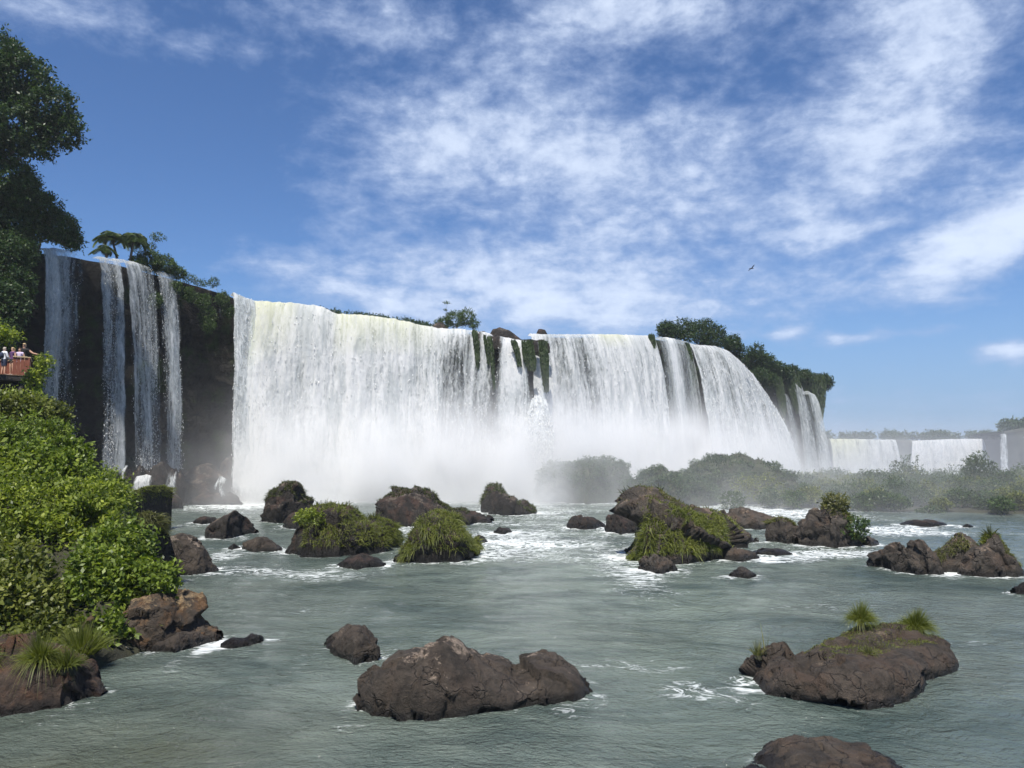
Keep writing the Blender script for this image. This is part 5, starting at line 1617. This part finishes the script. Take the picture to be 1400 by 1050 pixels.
tuft('round green grass tuft standing up on a dark stalk, left one on the boulder', on_rock(R_RIGHT, 0.60, None) + np.array([0, 0, -0.04]), 1700, 0.60, 0.016, 601, 0.16, fan=1.35, droop=1.0, stump=0.20, lean=(0.15, 0, 0))
tuft('wide green grass tuft spilling over the boulder, right of the stalked tuft', on_rock(R_RIGHT, 0.82, None) + np.array([0, -0.15, -0.04]), 1700, 0.64, 0.016, 602, 0.24, fan=1.4, droop=1.05, stump=0.04, lean=(0.15, -0.15, 0))
tuft('sparse yellowing tuft at the left corner of the tufted boulder', on_rock(R_RIGHT, 0.13, None), 60, 0.5, 0.022, 603, 0.10, mat=M_GRASS_DRY, fan=0.7, droop=0.6)
tuft('single tall seed stalk at the left corner of the tufted boulder', on_rock(R_RIGHT, 0.165, None), 7, 0.75, 0.02, 604, 0.04, mat=M_GRASS_DRY, fan=0.25, droop=0.2)
tuft('small turf clump hanging on the front of the tufted boulder', on_rock(R_RIGHT, 0.52, 0.36), 150, 0.28, 0.02, 605, 0.14, mat=M_GRASS_DRY, fan=1.4, droop=1.2)
tuft('drooping grass clump in the middle of the reddish bank rock', on_rock(R_RED, 0.74, 0.34), 620, 0.85, 0.024, 606, 0.20, fan=1.2, droop=1.1, lean=(0, -0.25, 0))
tuft('grass clump at the left end of the reddish bank rock', on_rock(R_RED, 0.49, 0.36), 520, 0.85, 0.024, 607, 0.20, fan=1.2, droop=1.0, lean=(0.1, -0.2, 0))
tuft('small leafy clump beside the drooping grass on the reddish bank rock', on_rock(R_RED, 0.84, 0.34), 420, 0.50, 0.030, 608, 0.22, fan=1.3, droop=0.8)
tuft('fine grass bush between the reddish rock and the overhanging shrub', P(112, 884, 22.0), 1100, 0.95, 0.022, 609, 0.35, mat=M_GRASS, fan=1.0, droop=0.5, stump=-0.2)
tuft('dark grass tuft on the peak of the bare rock group', on_rock(G5, 0.3, 0.5), 150, 0.75, 0.045, 610, 0.18, mat=M_GRASS_DARK, fan=1.1, droop=0.8)
plant('yellow_bush', 'yellow green bush on the left slope of the broad grassy islet', 'bush', on_rock(I2, 0.30, 0.35), [(on_rock(I2, 0.28, 0.33) + np.array([0, -0.1, 0.15]), (0.75, 0.5, 0.5)), (on_rock(I2, 0.25, 0.42) + np.array([0, -0.1, 0.3]), (0.5, 0.4, 0.45)), (on_rock(I2, 0.36, 0.28) + np.array([0, -0.1, 0.1]), (0.5, 0.4, 0.4))], M_LEAF_NEAR, 420, 6, 0.13, 620, 0.03, gap=-1, tw_len=0.3)
plant('yellow_bush', 'yellow bush on the crest of the spiked rock', 'bush', on_rock(I8, 0.52, 0.5), [(on_rock(I8, 0.55, 0.45) + np.array([0, 0, 0.2]), (0.8, 0.6, 0.6))], M_GRASS_DRY, 240, 6, 0.18, 621, 0.03, gap=-1, tw_len=0.35)
plant('green_bush', 'round green bush on the right flank of the spiked rock', 'bush', on_rock(I8, 0.78, 0.3), [(on_rock(I8, 0.76, 0.3) + np.array([0, -0.2, 0.3]), (1.3, 0.8, 0.75))], M_LEAF_CLIFF, 420, 6, 0.16, 622, 0.03, gap=-1, tw_len=0.35)

# ------------------------------------------------------------------ rubble and cascades under the left falls
def mound(label, px0, px1, pyt, Y, z0, depth, seed, mat=M_ROCK_DARK, name='boulder', res=(44, 24)):
    a, b = P(px0, pyt, Y), P(px1, pyt, Y)
    nu, nv = res
    th = np.linspace(0, math.pi, nv)
    ph = np.linspace(0, 2 * math.pi, nu, endpoint=False)
    c = np.array([(a[0] + b[0]) / 2, Y, z0])
    rx, rz = (b[0] - a[0]) / 2, max(a[2] - z0, 0.3)
    D = np.stack([np.sin(th)[:, None] * np.cos(ph)[None], np.sin(th)[:, None] * np.sin(ph)[None], np.cos(th)[:, None] + 0 * ph[None]], -1)
    q = D * 1.6 + seed * 3.3
    _, rid = worley(q * 1.2, seed)
    s = 1 + 0.30 * fbm(q, 4, seed) + 0.30 * (rid - 0.5)
    V = D * s[..., None] * np.array([rx, depth, rz])
    o = mesh_obj(name, V, grid_faces(nv, nu, True), mat)
    o.location = c
    return tag(o, label, 'rock')


rub = [('rubble boulder left of the low cascades under the left falls', 150, 180, 634, 86, 1.5, 2.5), ('dark boulder that splits the low cascades, left of the pair', 178, 212, 640, 87, 1.2, 2.4),
       ('dark boulder that splits the low cascades, right of the pair', 205, 236, 636, 88.5, 1.2, 2.4), ('round boulder at the right end of the low cascades', 228, 252, 645, 89.5, 0.8, 2.0),
       ('broad dark rubble slope between the left falls and the main falls', 236, 322, 640, 96.5, 0.0, 4.0), ('dark knob beside the foot of the main falls', 296, 336, 628, 99.0, 0.5, 2.6),
       ('low wet rubble in front of the low cascades', 160, 246, 668, 85.5, -0.5, 2.6), ('low wet rubble at the waterline before the dark slope', 250, 330, 672, 92.4, -0.6, 1.6)]
for i, (lb, a, b, pt, Y, z0, dp) in enumerate(rub):
    mound(lb, a, b, pt, Y, z0, dp, 700 + i)
CK = dict(uvk=3.2, rowsN=60, step=0.08, amp=0.30, col=1.0, lead=0.15, puff=1.4, edge_soft=0.6, soft=0.3, spread=(0.5, 0.5))
curtain('low white cascade over the left rubble boulder', [(166, 637, 84.3), (180, 637, 84.4)], 2.0, 0.9, 0.50, seed=41, **CK)
curtain('broad low cascade in the middle of the rubble', [(183, 652, 84.2), (200, 649, 84.4), (214, 651, 84.6)], 1.0, 0.9, 0.57, seed=42, **CK)
curtain('low cascade curling over the right rubble boulder', [(226, 640, 86.6), (238, 643, 86.6), (249, 648, 86.8)], 1.2, 0.9, 0.47, seed=43, **CK)
curtain('little spout at the corner of the grass capped shore rock', [(234, 665, 86), (240, 666, 86)], 0.0, 0.7, 0.57, seed=44, **CK)
curtain('netted cascade on the dark slope beside the main falls', [(296, 648, 92.6), (305, 652, 92.4), (318, 662, 92.2)], 0.0, 0.8, 0.41, seed=45, **CK)

# ------------------------------------------------------------------ viewing platform and visitors
M_DECK = plain('deck_board', (0.20, 0.13, 0.08), 0.8)
M_RAILTOP = plain('pale_rail', (0.52, 0.40, 0.24), 0.6)
M_PANEL = plain('red_brown_board', (0.22, 0.075, 0.045), 0.7)
M_STEEL = plain('dark_beam', (0.03, 0.026, 0.022), 0.7)
DY = 43.6
corner = P(39, 513, DY)
DZ = corner[2]
pw_ = 5.2
plat = thing('viewing_platform', 'red brown wooden viewing platform above the bushes at the left', 'platform', (corner[0], DY, DZ))
plat.rotation_euler = (0, 0, R(30))
x1_, x0_ = corner[0], corner[0] - pw_
for k in range(16):
    yb = DY + 0.09 + k * 0.15
    g = Geo()
    g.add(*box(((x0_ + x1_) / 2, yb, DZ - 0.02), (pw_, 0.135, 0.04)))
    g.obj('deck_board', M_DECK, plat, False)
for yb in (DY + 0.10, DY + 1.2, DY + 2.3):
    g = Geo()
    g.add(*box(((x0_ + x1_) / 2, yb, DZ - 0.19), (pw_ - 0.05, 0.10, 0.29)))
    g.obj('beam', M_STEEL, plat, False)
for xb in (x1_ - 0.35, x1_ - 2.6, x0_ + 0.3):
    for yb in (DY + 0.3, DY + 2.1):
        zt = DZ - 0.34
        zb_ = bank_z(xb, yb) - 0.4
        g = Geo()
        g.add(*tube([(xb, yb, zb_), (xb, yb, zt)], [0.13, 0.13], 10))
        g.obj('support_post', M_STEEL, plat)
# side screen of upright boards, seen at the right end; rear rail behind the visitors
nbd = 13
for k in range(nbd):
    g = Geo()
    g.add(*box((x1_ - 0.02, DY + 0.1 + k * 0.185, DZ + 0.50), (0.035, 0.172, 0.98)))
    g.obj('screen_board', M_PANEL, plat, False)
nrear = 26
for k in range(nrear):
    g = Geo()
    g.add(*box((x0_ + 0.1 + k * (pw_ - 0.2) / (nrear - 1), DY + 2.4, DZ + 0.50), (0.188, 0.035, 0.98)))
    g.obj('screen_board', M_PANEL, plat, False)
g = Geo()
g.add(*box((x1_ - 0.02, DY + 1.32, DZ + 1.035), (0.16, 2.30, 0.06)))
g.obj('handrail', M_RAILTOP, plat, False)
g = Geo()
g.add(*box(((x0_ + x1_) / 2 - 0.11, DY + 2.4, DZ + 1.035), (pw_, 0.16, 0.06)))
g.obj('handrail', M_RAILTOP, plat, False)
for k in range(4):
    g = Geo()
    g.add(*box((x1_ - 0.14 - k * 0.185, DY + 0.06, DZ + 0.50), (0.172, 0.035, 0.98)))
    g.obj('screen_board', M_PANEL, plat, False)
g = Geo()
g.add(*box((x1_ - 0.45, DY + 0.06, DZ + 1.035), (0.70, 0.15, 0.06)))
g.obj('handrail', M_RAILTOP, plat, False)
for q in ((x1_ - 0.02, DY + 0.03), (x1_ - 0.02, DY + 2.47), (x1_ - 2.6, DY + 2.47)):
    g = Geo()
    g.add(*box((q[0], q[1], DZ + 0.50), (0.09, 0.05, 1.0)))
    g.obj('rail_post', M_PANEL, plat, False)

M_SKIN = plain('skin', (0.52, 0.31, 0.21), 0.55, 0.06)
CL = {'white': plain('white_cloth', (0.75, 0.75, 0.78), 0.85, 0.06), 'navy': plain('navy_cloth', (0.035, 0.045, 0.08), 0.85, 0.1), 'purple': plain('plum_cloth', (0.11, 0.05, 0.13), 0.85, 0.1),
      'lavender': plain('lavender_cloth', (0.60, 0.50, 0.66), 0.85, 0.1), 'black': plain('black_cloth', (0.02, 0.02, 0.02), 0.85, 0.1), 'yellow': plain('mustard_cloth', (0.42, 0.30, 0.07), 0.85, 0.1),
      'blond': plain('blond_hair', (0.50, 0.36, 0.18), 0.6, 0.2, 30), 'brown': plain('brown_hair', (0.12, 0.07, 0.04), 0.6, 0.2, 30), 'grey': plain('grey_hair', (0.42, 0.36, 0.30), 0.6, 0.2, 30), 'shoe': plain('shoe', (0.45, 0.43, 0.42), 0.7, 0.1), 'dark': plain('dark_glass', (0.01, 0.01, 0.012), 0.2, 0.0)}


def skin_mesh(verts, edges, radii, sub=2):
    me = bpy.data.meshes.new('tmp')
    me.from_pydata([tuple(v) for v in verts], edges, [])
    o = bpy.data.objects.new('tmp', me)
    COL.objects.link(o)
    o.modifiers.new('skin', 'SKIN')
    sm = o.modifiers.new('sub', 'SUBSURF')
    sm.levels = sm.render_levels = sub
    for i, rr_ in enumerate(radii):
        sv_ = me.skin_vertices[0].data[i]
        sv_.radius = rr_ if isinstance(rr_, tuple) else (rr_, rr_)
        sv_.use_root = (i == 0)
    dg = bpy.context.evaluated_depsgraph_get()
    em = o.evaluated_get(dg).to_mesh()
    V = np.array([v.co for v in em.vertices])
    Nv = np.array([v.normal for v in em.vertices])
    F = [tuple(p.vertices) for p in em.polygons]
    o.evaluated_get(dg).to_mesh_clear()
    bpy.data.objects.remove(o)
    return V, Nv, F


def person(label, loc, rz, height, hair, hair_len, top, bottom, arms, legs_stance=0.10, skirt=0.0, sleeves=0.10, lean=0.0, backpack=None, glasses=False, hem=0.48, head_turn=0.0):
    """arms: for each side (elbow, wrist) offsets from the shoulder, as fractions of the height; x to the person's left, -y forward"""
    h = height
    root = thing('person', label, 'person', loc)
    root.rotation_euler = (0, 0, rz)
    J, E, Rd = [], [], []

    def j(x, y, z, r_, link=None):
        J.append((x * h, y * h + lean * max(z - 0.5, 0) * h, z * h))
        Rd.append((r_[0] * h, r_[1] * h) if isinstance(r_, tuple) else r_ * h)
        if link is not None:
            E.append((link, len(J) - 1))
        return len(J) - 1

    pel = j(0, 0, 0.53, (0.088, 0.062))
    wai = j(0, 0.005, 0.62, (0.072, 0.052), pel)
    che = j(0, 0.0, 0.73, (0.088, 0.060), wai)
    shl = j(0, 0.005, 0.805, (0.075, 0.048), che)
    nec = j(0, 0.0, 0.85, 0.033, shl)
    hd0 = j(0, -0.006, 0.895, (0.044, 0.052), nec)
    hd1 = j(0, -0.004, 0.945, (0.046, 0.056), hd0)
    j(0, 0.0, 0.985, (0.028, 0.034), hd1)
    for s in (-1, 1):
        hip = j(s * 0.050, 0, 0.495, 0.058, pel)
        kn = j(s * (0.050 + legs_stance * 0.4), -0.012, 0.285, 0.036, hip)
        cf = j(s * (0.050 + legs_stance * 0.6), 0.0, 0.20, 0.032, kn)
        an = j(s * (0.050 + legs_stance), 0.012, 0.045, 0.020, cf)
        ft = j(s * (0.055 + legs_stance), -0.035, 0.020, (0.022, 0.018), an)
        j(s * (0.060 + legs_stance), -0.085, 0.014, (0.022, 0.013), ft)
        sh = j(s * 0.105, 0.003, 0.795, 0.036, shl)
        e, w_ = arms[0 if s < 0 else 1]
        b = (s * 0.105, 0.003, 0.795)
        el_ = j(b[0] + e[0], b[1] + e[1], b[2] + e[2], 0.025, sh)
        wr = j(b[0] + w_[0], b[1] + w_[1], b[2] + w_[2], 0.016, el_)
        d = unit(np.array(w_) - np.array(e))
        pm = j(b[0] + w_[0] + d[0] * .03, b[1] + w_[1] + d[1] * .03, b[2] + w_[2] + d[2] * .03, (0.022, 0.012), wr)
        sd = unit(np.cross(d, (0.3, 1, 0.2)))
        for q, (of, ln_) in enumerate(((-0.015, .036), (-0.005, .044), (0.005, .046), (0.014, .038))):
            f = d * ln_ + sd * of * 1.5
            a_ = j(*(np.array(J[pm]) / h - np.array([0, lean * max(J[pm][2] / h - 0.5, 0), 0]) + f * 0.5 + sd * of * 0.4), 0.0058, pm)
            j(*(np.array(J[pm]) / h - np.array([0, lean * max(J[pm][2] / h - 0.5, 0), 0]) + f + np.array([0, -0.006, -0.004])), 0.0050, a_)
        f = d * 0.012 - sd * 0.030
        j(*(np.array(J[wr]) / h - np.array([0, lean * max(J[wr][2] / h - 0.5, 0), 0]) + f + d * 0.012), 0.0062, wr)
    V, Nv, F = skin_mesh(J, E, Rd, 2)
    # feet on the deck, a nose and chin on the head
    V[:, 2] -= V[:, 2].min()
    hz0 = 0.92 * h
    nose = np.exp(-((V[:, 0] / (0.012 * h)) ** 2) - (((V[:, 2] - hz0) / (0.018 * h)) ** 2)) * (V[:, 1] < lean * 0.42 * h - 0.02 * h)
    V[:, 1] -= 0.014 * h * nose
    eye = sum(np.exp(-(((V[:, 0] - s * 0.018 * h) / (0.010 * h)) ** 2) - (((V[:, 2] - 0.938 * h) / (0.010 * h)) ** 2)) for s in (-1, 1)) * (V[:, 1] < lean * 0.42 * h - 0.02 * h)
    V[:, 1] += 0.005 * h * eye

    def sub(name, pred, off, mat, flare=None):
        c = np.array([V[list(f)].mean(0) for f in F])
        ok = pred(c)
        fs = [f for f, k_ in zip(F, ok) if k_]
        if not fs:
            return None
        ids = sorted({i for f in fs for i in f})
        mp = {i: k_ for k_, i in enumerate(ids)}
        W = V[ids] + Nv[ids] * off
        if flare is not None:
            W = flare(W)
        q4 = [[mp[i] for i in f] for f in fs if len(f) == 4]
        q3 = [[mp[i] for i in f] for f in fs if len(f) == 3]
        return mesh_obj(name, W, [np.array(q_) for q_ in (q4, q3) if q_], mat, root)

    q4 = [f for f in F if len(f) == 4]
    q3 = [f for f in F if len(f) == 3]
    mesh_obj('body', V, [np.array(q_) for q_ in (q4, q3) if q_], M_SKIN, root)
    arm_x = 0.12 * h
    sub('shirt', lambda c: (c[:, 2] > 0.535 * h) & (c[:, 2] < 0.838 * h) & (np.abs(c[:, 0]) < arm_x + sleeves * h), 0.010 * h, top)
    sub('shorts' if skirt == 0 else 'skirt', lambda c: (c[:, 2] > hem * h) & (c[:, 2] < 0.565 * h) & (np.abs(c[:, 0]) < 0.125 * h) if skirt else (c[:, 2] > 0.33 * h) & (c[:, 2] < 0.565 * h) & (np.abs(c[:, 0]) < 0.13 * h), 0.013 * h, bottom,
        (lambda W: np.stack([W[:, 0] * (1 + skirt * np.clip((0.56 * h - W[:, 2]) / (0.1 * h), 0, 1)), W[:, 1] * (1 + skirt * np.clip((0.56 * h - W[:, 2]) / (0.1 * h), 0, 1)), W[:, 2]], -1)) if skirt else None)
    hb = lean * 0.42 * h
    sub('hair', lambda c: (c[:, 2] > 0.90 * h) & ((c[:, 1] > hb - 0.012 * h) | (c[:, 2] > 0.962 * h)) & (np.abs(c[:, 0]) < 0.07 * h), 0.012 * h, hair)
    if hair_len > 0:
        g = Geo()
        k = np.linspace(0, 1, 6)
        g.add(*tube(np.stack([0 * k, hb + 0.034 * h + 0.012 * h * k, (0.955 - hair_len * k) * h], -1), np.array([.040, .048, .048, .044, .036, .016]) * h, 10))
        o = g.obj('long_hair', hair)
        o.parent = root
    sub('shoe', lambda c: c[:, 2] < 0.032 * h, 0.006 * h, CL['shoe'])
    if glasses:
        g = Geo()
        for s in (-1, 1):
            g.add(*box((s * 0.020 * h, hb - 0.056 * h, 0.938 * h), (0.030 * h, 0.008 * h, 0.020 * h)))
        o = g.obj('sunglasses', CL['dark'])
        o.parent = root
    if backpack is not None:
        g = Geo()
        k = np.linspace(0, 1, 6)
        g.add(*tube(np.stack([0 * k, 0.085 * h + 0.01 * h * np.sin(k * 3), (0.60 + 0.20 * k) * h], -1), np.array([.04, .07, .075, .075, .065, .03]) * h, 12))
        o = g.obj('backpack', backpack)
        o.parent = root
    return root


def at_deck(lx, ly):
    cs, sn = math.cos(R(30)), math.sin(R(30))
    return (corner[0] + lx * cs - ly * sn, DY + lx * sn + ly * cs, DZ + 0.003)


person('person in white shirt and dark shorts with a dark backpack, seen from behind', at_deck(-1.25, 0.7), R(155), 1.62, CL['grey'], 0.0, CL['white'], CL['navy'], (((-.03, -.05, -.17), (-.02, -.14, -.24)), ((.03, -.03, -.18), (.03, -.10, -.30))), 0.03, sleeves=0.12, backpack=CL['navy'])
person('long haired person in plum top and dark skirt with bare legs', at_deck(-0.85, 0.6), R(-20), 1.62, CL['blond'], 0.20, CL['purple'], CL['black'], (((-.05, .0, -.17), (-.03, -.08, -.26)), ((.05, .0, -.17), (.03, -.07, -.28))), 0.02, skirt=0.25, sleeves=0.0)
person('person in lavender top and patterned lavender shorts with long hair', at_deck(-0.5, 0.52), R(10), 1.60, CL['brown'], 0.16, CL['lavender'], CL['lavender'], (((-.05, .0, -.17), (-.04, -.07, -.27)), ((.06, .0, -.16), (.10, -.06, -.26))), 0.02, skirt=0.18, sleeves=0.0)
person('tall person in black and mustard top with one arm resting on the rail', at_deck(-0.32, 1.05), R(8), 1.95, CL['blond'], 0.0, CL['black'], CL['yellow'], (((-.09, -.02, -.13), (-.02, -.10, -.08)), ((.14, .0, -.10), (.28, .02, -.13))), 0.04, sleeves=0.03, glasses=True)

# ------------------------------------------------------------------ bird in the sky
M_BIRD = plain('dark_plumage', (0.03, 0.028, 0.028), 0.8)
bc = P(1028, 367, 120)
bird = thing('bird', 'small dark bird gliding before the clouds', 'bird', bc)
g = Geo()
k = np.linspace(0, 1, 9)
g.add(*tube(np.stack([-0.32 + 0.66 * k, 0 * k, 0.02 * np.sin(k * 3)], -1), np.array([.03, .05, .085, .10, .10, .08, .065, .06, .01]), 8))
g.add(*tube(np.array([[.34, 0, .02], [.40, 0, .01]]), [.02, .004], 6))
tl = np.array([[-.30, .05, 0], [-.30, -.05, 0], [-.56, -.12, -.02], [-.56, .12, -.02], [-.30, .05, .02], [-.30, -.05, .02], [-.56, -.12, -.01], [-.56, .12, -.01]])
g.add(tl, np.array([[0, 1, 2, 3], [7, 6, 5, 4], [0, 4, 5, 1], [2, 6, 7, 3], [1, 5, 6, 2], [0, 3, 7, 4]]))
o = g.obj('body', M_BIRD)
o.parent = bird
for s in (-1, 1):
    g = Geo()
    t = np.linspace(0, 1, 7)
    ch = np.interp(t, [0, .45, .8, 1], [.24, .26, .16, .03])
    le = np.stack([.10 + .06 * np.sin(t * 3) - .14 * t ** 2, s * (0.06 + .80 * t), .05 + .30 * t - .22 * t ** 2], -1)
    tr_ = le + np.stack([-ch, 0 * t, -.02 + 0 * t], -1)
    V_ = np.stack([le + [0, 0, .012], tr_ + [0, 0, .004], tr_ - [0, 0, .004], le - [0, 0, .012]], 1)
    g.add(V_.reshape(-1, 3), [grid_faces(7, 4, True)])
    o = g.obj('wing', M_BIRD)
    o.parent = bird
bird.rotation_euler = (R(-24), R(-6), R(25))

# ------------------------------------------------------------------ spray and haze
MIST_ON = True
if MIST_ON:
    m, t = material('spray_mist')
    pos = t.n('ShaderNodeNewGeometry').outputs['Position']
    x, y, z = t.sep(pos)
    # line of the plunge pools: depth of the falls' foot as a function of x
    rmp = t.n('ShaderNodeFloatCurve')
    cm = rmp.mapping.curves[0]
    xa, xb, ya, yb = -60.0, 80.0, 80.0, 170.0
    fpts = [(-60, 84), (-44, 88), (-36, 100), (-30, 103), (-10, 105.5), (5, 106), (20, 118), (30, 124), (44, 136), (60, 150), (80, 160)]
    for k, (qx, qy) in enumerate(fpts):
        u_, v_ = (qx - xa) / (xb - xa), (qy - ya) / (yb - ya)
        if k == 0:
            cm.points[0].location = (u_, v_)
        elif k == len(fpts) - 1:
            cm.points[1].location = (u_, v_)
        else:
            cm.points.new(u_, v_)
    rmp.mapping.update()
    t.put(rmp.inputs['Value'], t.m('DIVIDE', t.m('SUBTRACT', x, xa), xb - xa, clamp=True))
    yf = t.m('ADD', t.m('MULTIPLY', rmp.outputs[0], yb - ya), ya)
    gap_ = t.m('SUBTRACT', yf, y)
    ahead = t.m('MAXIMUM', gap_, 0.0)
    nz_ = t.noise(t.v('MULTIPLY', pos, (1, 1, 0.8)), 0.16, 4, 0.55, 0.4)
    nk = t.ss(nz_, 0.30, 0.72)
    left = t.ss(x, -35.5, -28.0, 0.03, 1.0)
    # dense boil right at the foot
    core = t.m('MULTIPLY', t.m('EXPONENT', t.m('MULTIPLY', t.m('POWER', t.m('DIVIDE', ahead, 9.0), 2.0), -1.0)), t.m('EXPONENT', t.m('MULTIPLY', t.m('POWER', t.m('DIVIDE', z, 7.0), 2.0), -1.0)))
    core = t.m('MULTIPLY', t.m('MULTIPLY', core, t.m('ADD', 0.20, nk)), t.m('MULTIPLY', left, t.ss(x, 52.0, 40.0)))
    # thin drift in front of it, wider and taller downstream at the right
    wd_ = t.ss(x, -10.0, 45.0, 14.0, 70.0)
    hh_ = t.ss(x, 0.0, 34.0, 6.0, 3.2)
    drift = t.m('MULTIPLY', t.m('EXPONENT', t.m('DIVIDE', ahead, t.m('MULTIPLY', wd_, -1.0))), t.m('EXPONENT', t.m('DIVIDE', z, t.m('MULTIPLY', hh_, -1.0))))
    drift = t.m('MULTIPLY', drift, t.m('ADD', 0.35, nk))
    drift = t.m('MULTIPLY', drift, t.ss(ahead, t.ss(x, 0.0, 60.0, 38.0, 84.0), t.ss(x, 0.0, 60.0, 24.0, 55.0)))
    dn_ = t.m('ADD', t.m('MULTIPLY', core, 1.5), t.m('MULTIPLY', t.m('MULTIPLY', drift, t.ss(x, -42.0, -28.0, 0.10, 1.0)), t.m('MULTIPLY', t.ss(x, -5.0, 22.0, 0.045, 0.080), t.ss(x, 28.0, 46.0, 1.0, 0.75))))
    dn_ = t.m('MULTIPLY', dn_, t.ss(z, 19.0, 12.0))
    pv = t.n('ShaderNodeVolumePrincipled')
    pv.inputs['Color'].default_value = (0.995, 0.995, 0.99, 1)
    pv.inputs['Anisotropy'].default_value = 0.0
    t.put(pv.inputs['Density'], dn_)
    t.out(None, pv.outputs[0])
    m.cycles.volume_step_rate = 0.35
    # a closed body that follows the foot of the falls
    fx = np.array([q[0] for q in fpts], float)
    fyv = np.array([q[1] for q in fpts], float)
    sxs = np.linspace(-50, 72, 40)
    sy = np.interp(sxs, fx, fyv)
    ring = []
    for a, b in zip(sxs, sy):
        fw = float(np.interp(a, [-50, 0, 60, 72], [40, 40, 86, 86]))
        ring.append([(a, b - fw, -0.9), (a, b + 2.5, -0.9), (a, b + 2.5, 19.5), (a, b - 12, 19.5), (a, b - fw, 14)])
    Vm = np.array(ring).reshape(-1, 3)
    Fq = grid_faces(40, 5, True)
    mesh = bpy.data.meshes.new('mist')
    faces = [tuple(int(i) for i in f) for f in Fq] + [tuple(range(4, -1, -1)), tuple(range(39 * 5, 40 * 5))]
    mesh.from_pydata([tuple(v) for v in Vm], [], faces)
    mesh.materials.append(m)
    mist = bpy.data.objects.new('mist', mesh)
    COL.objects.link(mist)
    tag(mist, 'white spray drifting from the foot of the falls', kind='stuff')

    # the great cloud of spray that stands in the gorge before the distant falls
    m, t = material('gorge_spray')
    pv = t.n('ShaderNodeVolumePrincipled')
    pv.inputs['Color'].default_value = (0.95, 0.97, 1.0, 1)
    pv.inputs['Density'].default_value = 0.0006
    t.out(None, pv.outputs[0])
    gv_, gf_ = box((330, 440, -7), (560, 440, 50))
    tag(mesh_obj('gorge_mist', gv_, gf_, m, smooth=False), 'pale spray filling the gorge before the distant falls', kind='stuff')

    m, t = material('air_haze')
    pv = t.n('ShaderNodeVolumePrincipled')
    pv.inputs['Color'].default_value = (0.93, 0.96, 1.0, 1)
    pv.inputs['Density'].default_value = 0.00022
    pv.inputs['Anisotropy'].default_value = 0.2
    t.out(None, pv.outputs[0])
    hv, hf = box((100, 3300, 11.0), (9800, 7700, 92))
    hz_o = mesh_obj('haze', hv, hf, m, smooth=False)
    tag(hz_o, 'thin humid haze filling the valley air', kind='stuff')
